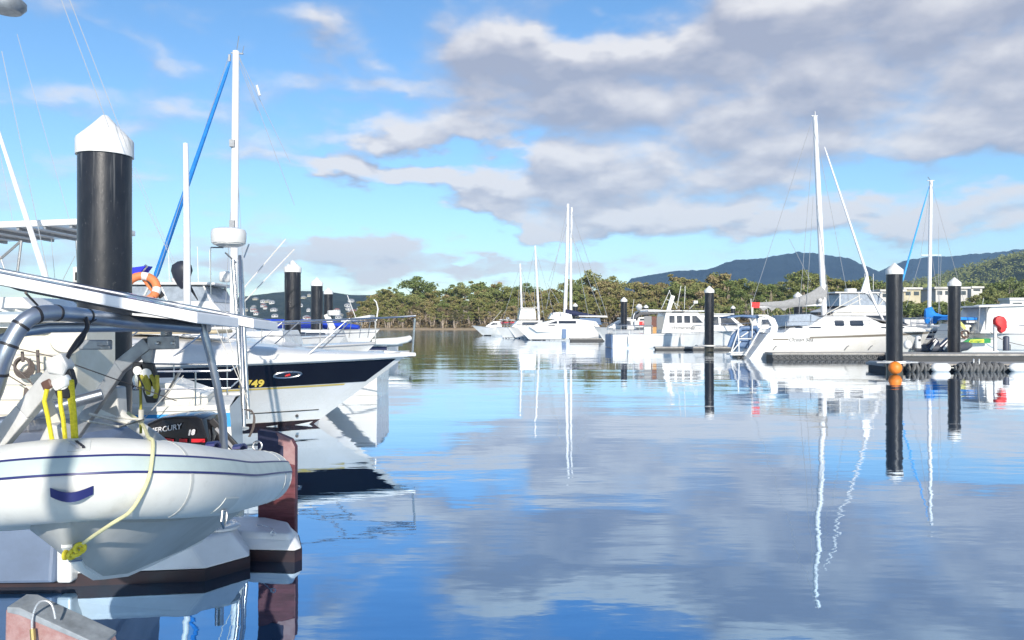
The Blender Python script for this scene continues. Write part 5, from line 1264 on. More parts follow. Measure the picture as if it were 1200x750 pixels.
# ---- big sloop: stern left, long white hull
d = 41.0; SX = (884 - 600) / F * d
S1 = Thing('cruising_sloop', (SX + 5.0, d + 1.55, 0), R_(3), 'large white sloop with grey boom cover and brown hull stripe, stern towards the left', 'yacht')
H8 = Hull(10.9, 3.9, 1.55, 1.32, rake=.9, srake=.95, stern=.86, full=2.3, wlb=.5)
std_hull(S1, H8, gel(), BANDB, (-.1, .07), rub=False)
BR = mat('bronze_stripe', (.17, .15, .12), .5)
S1.l(H8.strip(lambda u: .98 + .30 * u, lambda u: 1.09 + .31 * u, .24, .995, 20, .006), 'side_stripe', BR)
S1.l(H8.strip(lambda u: .97, lambda u: 1.06, .05, .135, 4, .006), 'side_stripe', BR)
S1.l(H8.strip(lambda u: H8.sheer(u) - .04, lambda u: H8.sheer(u) + .05, 0, 1, 20, .02), 'gunwale', gel())
cab = cabin(S1, 'coachroof', [(-3.6, 1.33), (-3.2, 1.62), (-2.1, 1.75), (-1.2, 2.24), (1.1, 2.24), (1.9, 1.86), (4.0, 1.62), (4.7, 1.42)], 1.5, 1.25, gel(),
    [rrect(-.72, 1.72, -.20, 2.03, .07), rrect(.12, 1.72, .86, 2.03, .07), rrect(-2.9, 1.60, -2.5, 1.69, .03), rrect(-2.15, 1.60, -1.5, 1.69, .03), rrect(1.8, 1.60, 3.1, 1.67, .025)], bevel=.05)
mb = MB(); mb.prism([(-1.25, 2.245), (1.1, 2.245), (1.0, 2.30), (-1.1, 2.30)], -1.1, 1.1); mb.prism([(1.2, 2.20), (3.6, 1.72), (3.6, 1.76), (1.2, 2.26)], -.85, .85); S1.l(mb, 'deck_cover', greyc())
cabin(S1, 'spray_hood', [(-3.3, 1.7), (-3.1, 2.30), (-1.9, 2.38), (-1.4, 2.20), (-2.0, 1.74)], 1.25, 1.05, clearg())
mb = MB()
for x_ in (-3.1, -1.9):
    for y_ in (-1.12, 1.12): mb.tube([(x_ - .1, y_ * 1.08, 1.7), (x_, y_, 2.36)], .02, 6)
S1.l(mb, 'hood_frame', steel(), True)
# arch at the stern
for sd in (-1, 1):
    mb = MB(); mb.loft([[(-4.35, sd * 1.5, 1.2), (-3.95, sd * 1.5, 1.2), (-3.95, sd * 1.42, 1.2), (-4.35, sd * 1.42, 1.2)], [(-4.22, sd * 1.5, 1.75), (-3.85, sd * 1.5, 1.7), (-3.85, sd * 1.4, 1.7), (-4.22, sd * 1.4, 1.75)], [(-4.38, sd * 1.42, 2.1), (-4.0, sd * 1.42, 2.12), (-4.0, sd * 1.32, 2.12), (-4.38, sd * 1.32, 2.1)], [(-4.75, sd * 1.3, 2.28), (-4.4, sd * 1.3, 2.34), (-4.4, sd * 1.2, 2.34), (-4.75, sd * 1.2, 2.28)]]); S1.l(mb, 'stern_arch_leg', gel(), True, .02)
mb = MB(); mb.box((-4.65, 0, 2.29), (.45, 2.7, .08)); S1.l(mb, 'arch_top', gel(), False, .02)
for sd in (-1, .55):
    mb = MB(); mb.tube([(-5.55, sd * 1.2, .15), (-4.75, sd * 1.2, 1.5), (-4.6, sd * 1.2, 1.7)], .045, 7); S1.l(mb, 'davit_leg', gel(), True)
# grey boom cover, boom, mast
mb_ = P(966, 373, d + 1.5); mt = P(955, 137, d + 1.5); m0 = S1.I @ mb_; m1 = S1.I @ mt
mb = MB(); mb.tube([m0, m0.lerp(m1, .5), m1], [.155, .15, .115], 12); ms = S1.l(mb, 'mast', alu(), True)
mb = MB(); mb.tube([m1, m1 + Vector((0, 0, .3))], .03, 5); mb.bar(m1 + Vector((-.2, 0, .05)), m1 + Vector((.15, 0, .05)), .06, .05); S1.l(mb, 'masthead_gear', galv(), parent=ms)
mb = MB(); mb.lathe([(.08, -.1), (.13, 0), (.08, .1)], S1.I @ P(961, 352, d + 1.2), 12); S1.l(mb, 'deck_light', gel(), True, parent=ms)
pts = [S1.I @ P(x, y, d + 1.5) for x, y in ((883, 357.5), (900, 357), (918, 357), (935, 354), (950, 350), (962, 345), (968.5, 343))]
sail_cover(S1, pts, [(.07, .13), (.10, .16), (.13, .22), (.15, .27), (.18, .38), (.2, .52), (.14, .48)], greyc())
mb = MB(); mb.tube([S1.I @ P(884, 359.5, d + 1.5), S1.I @ P(966, 357, d + 1.5)], .07, 8); S1.l(mb, 'boom', alu(), True)
for x_ in (895, 905, 919): 
    mb = MB(); a = P(x_, 360, d + 1.45); mb.loft([[a + Vector((-.25, 0, 0)), a + Vector((.25, 0, 0)), a + Vector((.05, 0, -.18)), a + Vector((-.05, 0, -.18))], [a + Vector((-.25, .15, 0)), a + Vector((.25, .15, 0)), a + Vector((.05, .15, -.18)), a + Vector((-.05, .15, -.18))]]); S1.w(mb, 'cover_flap', greyc())
fa, fb_ = P(966, 172, d + 1.5), P(1016, 322, d + 1.6)
mb = MB(); mb.tube([fa, fa.lerp(fb_, .05), fb_], [.02, .045, .075], 8); S1.w(mb, 'furled_sail', alu(), True)
A = [P(1017, 318, d + 1.6), P(1009, 342, d + 1.6), P(1021, 346, d + 1.6)]; mb = MB(); mb.loft([A, [v + Vector((0, .12, 0)) for v in A]]); S1.w(mb, 'sail_clew', alu(), False, .02)
mb = MB(); mb.tube([P(1018, 340, d + 1.6), P(1028, 362, d + 1.7), P(1041, 386, d + 1.7)], [.09, .07, .05], 7); S1.w(mb, 'furled_foot', alu(), True)
for a, c in (((952, 140), (880, 360)), ((955, 140), (935, 385)), ((955, 150), (1000, 380)), ((953, 230), (944, 380)), ((958, 240), (975, 382)), ((950, 330), (925, 280)), ((985, 345), (965, 372))):
    mb = MB(); mb.tube([P(*a, d + 1.3), P(*c, d + 1.3)], .012, 4); S1.w(mb, 'stay', mat('rigging_wire'), True)
for a, c in (((968, 368), (1006, 347)), ((968, 372), (1010, 350))): mb = MB(); mb.tube([P(*a, d + 1.2), P(*c, d + 1.2)], .025, 5); S1.w(mb, 'sheet_rope', rope(), True)
hull_rails(S1, H8, .62, .10, 1.0, 7, .014)
p0, tx, tz = hull_frame(S1, H8, 938, 1.0, -1, .03)
text_mesh('name_lettering', 'Ocean Sea', .30, mat('grey_lettering', (.13, .13, .14), .5), S1.e, basis(p0, tx, tz), .003, .35)
for px_ in (991, 1019, 907): 
    p0, tx, tz = hull_frame(S1, H8, px_, .55, -1, .02); mb = MB(); mb.tube([p0 - tz * .12, p0 + tz * .12, p0 + tz * .16 + tx * .06], .03, 6); S1.l(mb, 'mooring_hook', mat('grey_aluminium'))
FLG = Thing('red_flag', tuple(P(886, 362, d + 1.3)), 0, 'small red ensign at the left end of the grey boom cover', 'flag')
A = [P(881, 354, d + 1.3), P(890.5, 354.3, d + 1.2), P(890, 361, d + 1.2), P(881, 361, d + 1.3)]; mb = MB(); mb.loft([A, [v + Vector((0, .03, 0)) for v in A]]); FLG.w(mb, 'cloth', red()); mb = MB(); mb.tube([P(880, 350, d + 1.3), P(881, 372, d + 1.3)], .02, 5); FLG.w(mb, 'staff', gel())

# ---- blue-grey dinghy on the sloop's stern davits
D2 = Thing('davit_dinghy', tuple(P(871, 405, 42)), 0, 'blue-grey inflatable dinghy hoisted upright on the stern davits of the big sloop', 'dinghy')
BG = mat('slate_blue_hypalon', (.10, .18, .33), .45, var=.3, vscale=6)
cc = P(871, 397, 42.2)
mb = MB(); prf = [(-.78, -.25), (-.62, .10), (-.30, .42), (.0, .55), (.55, .55), (.80, .30), (.80, -.35), (.3, -.55), (-.5, -.50)]
mb.prism(prf, -.25, .25); mb.v = [(x + cc.x, y + cc.y, z + cc.z) for x, y, z in mb.v]; D2.w(mb, 'hull_bottom', BG, True, .12)
mb = MB(); mb.tube([cc + Vector((-.85, -.3, -.45)), cc + Vector((-.65, -.32, .12)), cc + Vector((-.2, -.32, .58)), cc + Vector((.6, -.32, .62)), cc + Vector((.85, -.3, .1))], .13, 8); D2.w(mb, 'air_tube', BG, True)
for a, c in (((857, 412), (866, 385)), ((866, 412), (865, 380)), ((876, 412), (888, 397)), ((882, 360), (881, 413)), ((866, 397), (882, 397)), ((868, 395), (877, 389)), ((854, 413), (882, 413)), ((857, 413), (868, 400))):
    mb = MB(); mb.tube([P(*a, 41.6), P(*c, 41.6)], .035, 6); D2.w(mb, 'cradle_bar', gel(), True)
mb = MB(); mb.box(P(868, 415, 42.0), (1.35, .9, .10)); D2.w(mb, 'cradle_base', gel(), False, .02)
mb = MB(); mb.box(P(874, 419, 42.2), (1.2, 1.0, .22)); D2.w(mb, 'bearer', black())
mb = MB(); mb.loft([[P(848, 371.5, 42) + Vector((0, y, 0)), P(865, 369, 42) + Vector((0, y, 0)), P(884, 370, 42) + Vector((0, y, 0)), P(884, 373, 42) + Vector((0, y, 0)), P(865, 371, 42) + Vector((0, y, 0)), P(848, 373, 42) + Vector((0, y, 0))] for y in (-.8, .9)]); D2.w(mb, 'sun_canopy', mat('slate_blue_canvas', (.08, .14, .25), .7))

# ---- flybridge cruiser behind the sloop
d = 49.0
M1 = Thing('flybridge_cruiser', ((1030 - 600) / F * d, d + 2.0, 0), R_(8), 'tall white flybridge cruiser with clear screens, behind the bow of the big sloop', 'motor cruiser')
HM = Hull(11, 3.9, 1.7, 1.3, rake=1.4, stern=.93); std_hull(M1, HM, gel(), BANDB, (0, .12))
cabin(M1, 'saloon', [(-3.2, 1.35), (-3.1, 2.55), (.9, 2.55), (2.6, 1.7), (2.7, 1.5)], 1.65, 1.45, gel(), [rrect(-.9, 1.75, .6, 2.35, .08), [(.75, 1.75), (2.1, 1.75), (.95, 2.3)], rrect(-2.8, 1.75, -1.2, 2.35, .08)])
cabin(M1, 'flybridge', [(-3.1, 2.55), (-3.0, 2.65), (-1.9, 3.0), (.6, 3.0), (1.5, 2.58)], 1.5, 1.4, gel())
cabin(M1, 'screens', [(-2.6, 2.95), (-2.5, 3.75), (.0, 3.75), (1.0, 2.95)], 1.35, 1.2, clearg())
mb = MB(); mb.box((-1.25, 0, 3.82), (3.3, 2.7, .10)); M1.l(mb, 'hard_top', gel(), False, .04)
mb = MB()
for x_, x2 in ((-2.6, -2.5), (-1.2, -1.2), (.95, .05)):
    for y_ in (-1.37, 1.37): mb.tube([(x_, y_, 2.95), (x2, y_ * .9, 3.8)], .045, 6)
M1.l(mb, 'top_frame', gel(), True); dome(M1, Vector((-1.0, 0, 4.02)), .38, .26)
mb = MB(); mb.box((-3.0, 0, 2.48), (2.3, 2.9, .16)); M1.l(mb, 'aft_awning', black(), False, .03)
for x_ in (-.3, .3): mb = MB(); mb.tube([(x_, -.5, 3.85), (x_, -.5, 5.1)], .018, 5); M1.l(mb, 'whip_antenna', gel())
mb = MB(); mb.tube(smooth_path([(-.6, -1.3, 3.75), (0, -1.4, 3.0), (.5, -1.3, 3.4)], 5), .03, 6); M1.l(mb, 'hanging_rope', rope(), True)
hull_rails(M1, HM, .6, .5, 1, 6, .018)

# ---- wheelhouse cruiser (stern left)
d = 56.0
W1 = Thing('wheelhouse_cruiser', ((797 - 600) / F * d, d + 1.8, 0), R_(2), 'long white wheelhouse cruiser with a square window row and an aft deck awning', 'motor cruiser')
HW_ = Hull(9.9, 3.5, 1.35, 1.0, rake=.9, stern=.92); std_hull(W1, HW_, gel(), mat('grey_boot_top', (.28, .28, .26), .5), (0, .14))
mb = MB(); mb.box((-4.99, 0, .5), (.10, 2.9, .95)); W1.l(mb, 'transom_panel', mat('slate_blue_panel', (.10, .17, .30), .5), False, .02)
wins = [rrect(-.75, 1.85, -.35, 2.38, .04), rrect(-.2, 1.85, .2, 2.38, .04), rrect(.35, 1.85, .80, 2.38, .04), [(.95, 1.85), (1.75, 1.85), (1.25, 2.38), (.95, 2.38)]]
cabin(W1, 'wheelhouse', [(-1.35, 1.1), (-1.0, 2.55), (-1.0, 2.62), (1.4, 2.62), (2.15, 1.75), (2.3, 1.15)], 1.45, 1.3, gel(), wins)
mb = MB(); mb.box((-.2, 0, 2.72), (4.3, 2.95, .12)); W1.l(mb, 'wheelhouse_roof', gel(), False, .05)
mb = MB(); mb.box((-.1, -1.49, 2.68), (.9, .03, .04)); W1.l(mb, 'roof_slot', black())
cabin(W1, 'fore_cabin', [(2.0, 1.2), (1.9, 1.78), (3.5, 1.62), (4.3, 1.25)], 1.2, 1.0, gel())
for (x0, x1, z0, z1, mm) in ((-2.6, -2.05, 1.55, 2.35, mat('grey_awning', (.22, .22, .22), .7)), (-2.03, -1.68, 1.45, 2.33, mat('mahogany_door', (.12, .03, .015), .4, var=.3, vscale=5)), (-1.66, -1.15, 1.35, 2.32, mat('grey_screen', (.16, .17, .17), .5))):
    mb = MB(); mb.box(((x0 + x1) / 2, -1.30, (z0 + z1) / 2), (x1 - x0, .05, z1 - z0)); W1.l(mb, 'aft_panel', mm, False, .01)
mb = MB(); mb.box((-2.35, -1.25, 1.2), (.5, .3, .75)); W1.l(mb, 'locker', gel2(), False, .02); mb = MB(); mb.box((-1.85, -1.2, 1.25), (.32, .3, .6)); W1.l(mb, 'varnished_seat', mat('varnished_timber', (.50, .26, .07), .4, var=.3, vscale=6), False, .02)
mb = MB(); mb.bar((-.5, 0, 2.75), (-.15, 0, 3.9), .12, .3, (1, 0, 0)); W1.l(mb, 'signal_mast', gel()); 
for a, c in (((793, 362), (784, 340)), ((793, 362), (798, 335)), ((775, 362), (785, 340)), ((802, 362), (803, 335)), ((796, 358), (780, 350))): mb = MB(); mb.tube([P(*a, d), P(*c, d)], .022, 5); W1.w(mb, 'derrick_spar', gel())
mb = MB(); mb.box(P(815, 354, d), (.28, .28, .2)); mb.tube([P(815, 355, d), P(808, 362, d)], .02, 5); W1.w(mb, 'searchlight', gel(), False)
p0 = Vector((.55, -1.445, 1.52)); text_mesh('script_lettering', 'Wymaranda', .36, mat('grey_lettering'), W1.e, basis((.2, -1.475, 1.50), (1, 0, 0), (0, 0, 1)), .003, .4)
W1.l(HW_.strip(lambda u: HW_.sheer(u) - .16, lambda u: HW_.sheer(u) - .12, 0, .98, 18, .012), 'knuckle_line', mat('grey_strake'))
for u_ in (.12, .52):
    e_ = HW_.pt(u_, .95, -1, .13); FD = Thing('hull_fender', tuple(W1.M @ e_), 0, 'slim white fender hanging ' + ('near the stern' if u_ < .3 else 'below the wheelhouse windows') + ' of the long wheelhouse cruiser', 'fender')
    mb = MB(); mb.lathe([(.03, -.75), (.11, -.66), (.12, -.1), (.03, 0), (.012, .35)], (0, 0, 0), 12); FD.l(mb, 'bag', fender(), True)
hull_rails(W1, HW_, .62, 0.02, .30, 4, .02); hull_rails(W1, HW_, .5, .6, 1, 5, .018)
for (px_, wy_, L_, cabz, lab, flip) in ((853, 404.5, 6.5, 2.5, 'white cruiser half hidden behind the pile and davit dinghy, dark side windows', 0), (735, 400.5, 6.0, 2.2, 'small white cruiser showing behind the stern rail of the wheelhouse cruiser', 180), (915, 399, 6.5, 2.3, 'white cruiser behind the clear spray hood of the big sloop', 0), (1150, 398, 7, 2.6, 'white cruiser in the back row behind the blue canopy workboat', 180)):
    T, d_ = boat_at('moored_cruiser', px_, wy_, flip, lab, 'motor cruiser', dy=1.5); Hh = Hull(L_, 2.7, 1.4, 1.1, rake=1.0, stern=.92); std_hull(T, Hh, gel(), BANDB, (0, .1))
    cabin(T, 'cabin', [(-L_ * .36, 1.15), (-L_ * .33, cabz), (L_ * .05, cabz), (L_ * .2, 1.7), (L_ * .3, 1.3)], 1.15, 1.0, gel(), [rrect(-L_ * .28, 1.6, -L_ * .1, cabz - .15, .06), [(-L_ * .07, 1.6), (L_ * .15, 1.6), (L_ * .04, cabz - .15), (-L_ * .07, cabz - .15)]])
    mb = MB(); mb.box((-L_ * .15, 0, cabz + .06), (L_ * .5, 2.3, .1)); T.l(mb, 'roof', gel(), False, .04); hull_rails(T, Hh, .5, .5, 1, 5, .02)
    mb = MB(); mb.tube([(-L_ * .1, .3, cabz), (-L_ * .14, .3, cabz + 1.9)], .02, 5); T.l(mb, 'whip_antenna', gel())
# ---- white-red letter boat
d = 66.0
R1 = Thing('charter_launch', ((757 - 600) / F * d, d + 1.6, 0), R_(180), 'white launch with a red-lettered side and a dark arched canopy between two piles', 'launch')
HR = Hull(5.4, 2.4, 1.2, 1.2, rake=.7, stern=.95); std_hull(R1, HR, gel(), BANDB, (0, .12))
mb = MB(); mb.box((-.35, 1.0, 1.72), (2.6, .5, .62)); R1.l(mb, 'side_board', gel(), False, .1)
mb = MB(); mb.box((-.05, 1.27, 1.78), (1.15, .02, .34)); mb.box((-1.25, 1.27, 1.74), (.75, .02, .2)); R1.l(mb, 'red_panel', red())
text_mesh('panel_lettering', 'MR', .36, gel(), R1.e, basis((.0, 1.29, 1.78), (-1, 0, 0), (0, 0, 1)), .003)
mb = MB(); mb.tube(smooth_path([(1.0, 1.0, 1.9), (.95, 1.0, 2.5), (.6, 1.0, 2.85), (-.4, 1.0, 2.95), (-1.6, 1.0, 2.9)], 4), .05, 6); R1.l(mb, 'arch_frame', gel(), True)
cabin(R1, 'canopy', [(.9, 2.1), (.8, 2.55), (.5, 2.78), (-1.6, 2.86), (-1.6, 2.6), (.3, 2.5)], .95, .9, mat('dark_canopy', (.03, .035, .045), .5))
cabin(R1, 'console', [(-.2, 1.2), (-.2, 2.35), (.5, 2.35), (.7, 1.2)], .6, .5, gel(), [rrect(-.1, 1.9, .35, 2.2, .05)])
mb = MB(); mb.lathe([(.05, -.3), (.2, -.2), (.3, 0), (.2, .2), (.03, .3)], R1.I @ P(749, 360, d), 12); R1.l(mb, 'mast_float', gel(), True)
hull_rails(R1, HR, .5, 0, 1, 6, .02)
# ---- catamaran with twin-looking masts
d = 79.0
CT = Thing('catamaran', ((665 - 600) / F * d, d + 2.6, 0), R_(181), 'long white catamaran with two white masts close together and a navy boom cover', 'catamaran')
for y_, nm in ((1.9, 0), (-1.9, 0)):
    HC_ = Hull(10.6, 1.7, 1.45, 1.25, rake=1.4, stern=.8, srake=.5); mb = HC_.body(); mb.v = [(x, y + y_, z) for x, y, z in mb.v]; CT.l(mb, 'hull', gel(), True)
    mb = HC_.strip(-.1, .09); mb.v = [(x, y + y_, z) for x, y, z in mb.v]; CT.l(mb, 'boot_stripe', BANDB)
mb = MB(); mb.hexa([(-4.9, -2.6, .85), (3.2, -2.6, .85), (3.2, 2.6, .85), (-4.9, 2.6, .85), (-4.9, -2.7, 1.32), (4.0, -2.6, 1.40), (4.0, 2.6, 1.40), (-4.9, 2.7, 1.32)]); CT.l(mb, 'bridge_deck', gel(), False, .05)
cabin(CT, 'coachroof', [(-3.4, 1.3), (-3.0, 1.95), (-1.0, 2.2), (1.2, 2.2), (2.8, 1.75), (3.6, 1.4)], 2.3, 1.8, gel(), [[(-.9, 1.72), (.9, 1.72), (.9, 2.0), (-.9, 2.0)], [(1.05, 1.72), (2.1, 1.70), (1.1, 2.0)], rrect(1.3, 1.5, 2.0, 1.6, .03)])
cabin(CT, 'spray_screen', [(-.6, 2.2), (-.5, 2.7), (.7, 2.95), (1.5, 2.85), (1.9, 2.2)], 1.4, 1.2, clearg())
for x_ in (-.4, .6, 1.4): mb = MB(); mb.tube([(x_, 1.35, 2.2), (x_ + .1, 1.25, 2.9)], .035, 5); CT.l(mb, 'screen_frame', navy())
cabin(CT, 'hard_top', [(-4.2, 2.35), (-4.1, 2.55), (-1.2, 2.55), (-1.2, 2.45)], 2.0, 1.9, gel()); cabin(CT, 'cockpit_curtain', [(-3.6, 1.6), (-3.4, 2.3), (-1.3, 2.3), (-1.2, 1.6)], 1.9, 1.8, mat('slate_blue_canvas'))
for px_, py_, r_ in ((664.5, 239, .14), (669, 243, .10)):
    mb = MB(); mb.tube([P(px_ - (2.5 if px_ < 666 else 0), 372, d + 2.6), P(px_, 300, d + 2.6), P(px_ + 1, py_, d + 2.6)], [r_ * 1.5, r_ * 1.2, r_], 8); ms = CT.w(mb, 'mast', alu(), True)
sail_cover(CT, [CT.I @ P(x, y, d + 2.4) for x, y in ((663, 366), (672, 367), (690, 369.5), (710, 371.5))], [(.3, .35), (.25, .3), (.16, .18), (.08, .08)], navy())
for a, c in (((665, 243), (640, 362)), ((665, 262), (643, 330)), ((670, 248), (712, 372)), ((670, 275), (705, 370)), ((655, 355), (641, 332)), ((668, 260), (690, 372))):
    mb = MB(); mb.tube([P(*a, d + 2.2), P(*c, d + 2.2)], .022, 4); CT.w(mb, 'stay', mat('rigging_wire'), True)
mb = MB(); mb.box(P(661, 391, d - .1), (.42, .1, .95)); CT.w(mb, 'fender_board', mat('slate_blue_panel'), False, .04)
for a, r_ in (((716, 382), .22), ((716, 388), .16)): mb = MB(); mb.box(P(*a, d), (r_ * 1.6, r_, r_ * 2)); CT.w(mb, 'outboard_pod', black() if r_ > .2 else gel(), False, .05)
# ---- sloops and small boats left of it
def little_sloop(px, wy, L, topx, topy, mastx, rz, label, cov=None):
    T, d_ = boat_at('small_sloop', px, wy, rz, label, 'yacht', dy=1.0); Hh = Hull(L, L * .3, 1.25, 1.0, rake=.9, srake=.3); std_hull(T, Hh, gel(), BANDB, (-.1, .12), rub=False)
    cabin(T, 'coachroof', [(-L * .25, 1.0), (-L * .22, 1.6), (L * .1, 1.6), (L * .25, 1.2)], L * .09, L * .075, gel(), [rrect(-L * .15, 1.25, -L * .03, 1.42, .05), rrect(0, 1.25, L * .08, 1.4, .05)])
    mb = MB(); mb.tube([P(mastx, 382, d_ + 1), P(topx, topy, d_ + 1)], [.14, .10], 8); T.w(mb, 'mast', alu(), True)
    for q_ in ((mastx - 26, 384), (mastx + 22, 384), (mastx - 6, 384), (mastx + 7, 384)): mb = MB(); mb.tube([P(topx, topy + 3, d_ + 1), P(*q_, d_ + 1)], .018, 4); T.w(mb, 'stay', mat('rigging_wire'), True)
    hull_rails(T, Hh, .55, .05, 1, 5, .02)
    if cov: sail_cover(T, [T.I @ P(mastx, 376, d_ + 1), T.I @ P(mastx + 22, 377, d_ + 1)], [(.2, .25), (.1, .12)], cov)
    return T
little_sloop(622, 396.0, 7.5, 609.5, 309, 612, 185, 'white sloop with the shortest mast of the left group, beside the flybridge boat')
little_sloop(640, 397.0, 8.5, 627, 288, 632, 183, 'white sloop with the middle-height mast just left of the catamaran')
T, d_ = boat_at('small_flybridge', 615, 396.8, 186, 'small white flybridge boat with a boxy upper cabin, left of the twin-masted catamaran', dy=1)
Hh = Hull(6.6, 2.5, 1.3, 1.0, rake=.9, stern=.92); std_hull(T, Hh, gel(), BANDB, (0, .12)); cabin(T, 'saloon', [(-2.0, 1.0), (-1.9, 2.1), (.8, 2.1), (1.6, 1.3)], 1.05, .95, gel(), [rrect(-1.5, 1.5, .4, 1.85, .06)])
cabin(T, 'flybridge', [(-1.2, 2.15), (-1.1, 3.4), (.5, 3.4), (.8, 2.15)], .95, .8, gel(), [rrect(-.9, 2.8, .2, 3.2, .06)], wm=clearg()); mb = MB(); mb.box((-.4, 0, 3.45), (2.0, 1.9, .08)); T.l(mb, 'hard_top', gel()); mb = MB(); mb.box((-.6, 0, 2.12), (3.2, 2.2, .06)); T.l(mb, 'deck_edge', black())
hull_rails(T, Hh, .5, .5, 1, 5, .02)
T, d_ = boat_at('runabout', 580, 393.6, 183, 'little white motorboat with a red awning, leftmost boat of the far row', 'motorboat', dy=1)
Hh = Hull(6.2, 2.3, 1.35, .8, rake=1.5, stern=.92, wlb=.3); std_hull(T, Hh, gel(), BANDB, (-.1, .12))
cabin(T, 'cabin', [(-.9, .9), (-.8, 1.95), (.2, 1.95), (1.2, 1.35), (1.3, 1.2)], .95, .8, gel(), [[(-.3, 1.45), (.8, 1.42), (.25, 1.78), (-.3, 1.78)]]); cabin(T, 'canopy_top', [(-2.6, 2.05), (-2.6, 2.15), (-.5, 2.2), (-.5, 2.1)], 1.0, 1.0, gel())
mb = MB(); mb.box((-1.7, .95, 1.75), (1.9, .05, .22)); T.l(mb, 'red_awning', red()); mb = MB(); mb.box((-3.0, 0, .35), (.3, 1.8, .6)); T.l(mb, 'stern_panel', navy(), False, .03)
for x_ in (-2.5, -1.6, -.7): mb = MB(); mb.tube([(x_, .95, .9), (x_, .95, 2.1)], .025, 5); T.l(mb, 'canopy_post', steel())
mb = MB(); mb.tube([(.9, 0, 1.4), (-.9, 0, 3.4)], .02, 5); T.l(mb, 'fishing_rod', gel()); mb = MB(); mb.box((-1.7, 0, 2.35), (.4, .4, .25)); T.l(mb, 'roof_box', gel(), False, .05)

# ---- pontoons
PN = {}
def pontoon(name, x0, x1, y0, y1, label, zt=.42, cells=True, group='floating pontoons'):
    T = Thing(name, ((x0 + x1) / 2, (y0 + y1) / 2, 0), 0, label, 'pontoon', group)
    mb = MB(); mb.box(((x0 + x1) / 2, (y0 + y1) / 2, zt - .06), (x1 - x0, y1 - y0, .12)); T.w(mb, 'deck_slab', DOCKC, False, .02)
    mb = MB(); mb.box(((x0 + x1) / 2, (y0 + y1) / 2, (zt - .125) / 2 - .15), (x1 - x0 - .16, y1 - y0 - .16, zt - .125 + .3)); T.w(mb, 'float_body', mat('dark_float', (.05, .05, .05), .7))
    if cells:
        n_ = int((x1 - x0) / .30); first = None
        for i in range(n_):
            x = x0 + (i + .5) * (x1 - x0) / n_
            if first is None:
                mb = MB(); R0 = Matrix.Rotation(R_(90), 3, 'X')
                pts = [Vector((.125 * cos(a), 0, .09 * sin(a))) for a in [2 * pi * k / 8 for k in range(9)]]; mb.tube(pts, .03, 5); mb.box((0, .02, 0), (.06, .04, .10))
                first = T.l(mb, 'tyre_fender', mat('grey_rubber', (.14, .14, .14), .8, var=.4, vscale=15)); o = first
            else: o = bpy.data.objects.new('tyre_fender', first.data); COL.objects.link(o); o.parent = T.e
            o.location = T.I @ Vector((x, y0 + .04, .16)); o.rotation_euler = (0, R_(-18 if i % 2 else 14), 0)
    mb = MB(); mb.box(((x0 + x1) / 2, y0 - .012, zt - .05), (x1 - x0, .05, .08)); T.w(mb, 'timber_waler', mat('weathered_timber', (.40, .37, .33), .8, var=.4, vscale=6), False, .01)
    return T
dW = 39.4
pontoon('finger_pontoon', (905 - 600) / F * dW, (1092 - 600) / F * dW, dW, dW + 1.2, 'long finger pontoon with a row of tyre fenders alongside the big sloop', .36)
dM = 30.6
pontoon('main_pontoon', (1036 - 600) / F * dM, (1300 - 600) / F * dM, dM, dM + 1.6, 'nearest pontoon at the right with tyre bundles and white floats, by the orange buoy', .29, False)
pontoon('finger_pontoon', (768 - 600) / F * 52.5, (868 - 600) / F * 52.5, 52.5, 53.3, 'dark finger pontoon in front of the wheelhouse cruiser', .22, False)
pontoon('finger_pontoon', (668 - 600) / F * 75, (718 - 600) / F * 75, 75, 76.4, 'short grey pontoon at the foot of the slim pile by the catamaran', .3, False)
pontoon('walkway_pontoon', (1060 - 600) / F * 37, (1330 - 600) / F * 37, 37.2, 39.0, 'grey walkway pontoon carrying the lifebuoy post and bollards', .40, False)
# pile guides
for (px_, ay_, lab) in ((1048, 308, 'pale collar bracket round the foot of the pile with the orange buoy'), (831, 335, 'pale collar bracket at the foot of the pile before the wheelhouse cruiser')):
    dd = 2.25 * F / (376 - ay_); c = Vector(((px_ - 600) / F * dd, dd, .40)); T = Thing('pile_collar', tuple(c), 0, lab, 'pile bracket', 'pile collars')
    mb = MB(); torus(mb, (0, 0, 0), .37, .055, None, 24, 8); T.l(mb, 'ring', gel2(), True); mb = MB(); mb.box((-.55, .1, 0), (.5, .7, .06)); mb.box((.55, .1, 0), (.5, .7, .06)); T.l(mb, 'bracket_plate', galv(), False, .01)
OB = Thing('mooring_buoy', tuple(P(1050, 440, 29.0)), 0, 'round orange buoy floating at the foot of the tall right-hand pile', 'buoy')
mb = MB(); rr = .24; mb.lathe([(rr * sin(a) + .001, -rr * cos(a)) for a in [pi * k / 12 for k in range(13)]], P(1049, 431, 28.8), 24); OB.w(mb, 'float_ball', mat('orange_buoy', (.85, .22, .02), .4, var=.12, vscale=8), True)
mb = MB(); mb.lathe([(.03, -.05), (.05, 0), (.03, .05)], P(1049, 431, 28.8) + Vector((0, 0, .25)), 10); OB.w(mb, 'eye', black(), True)
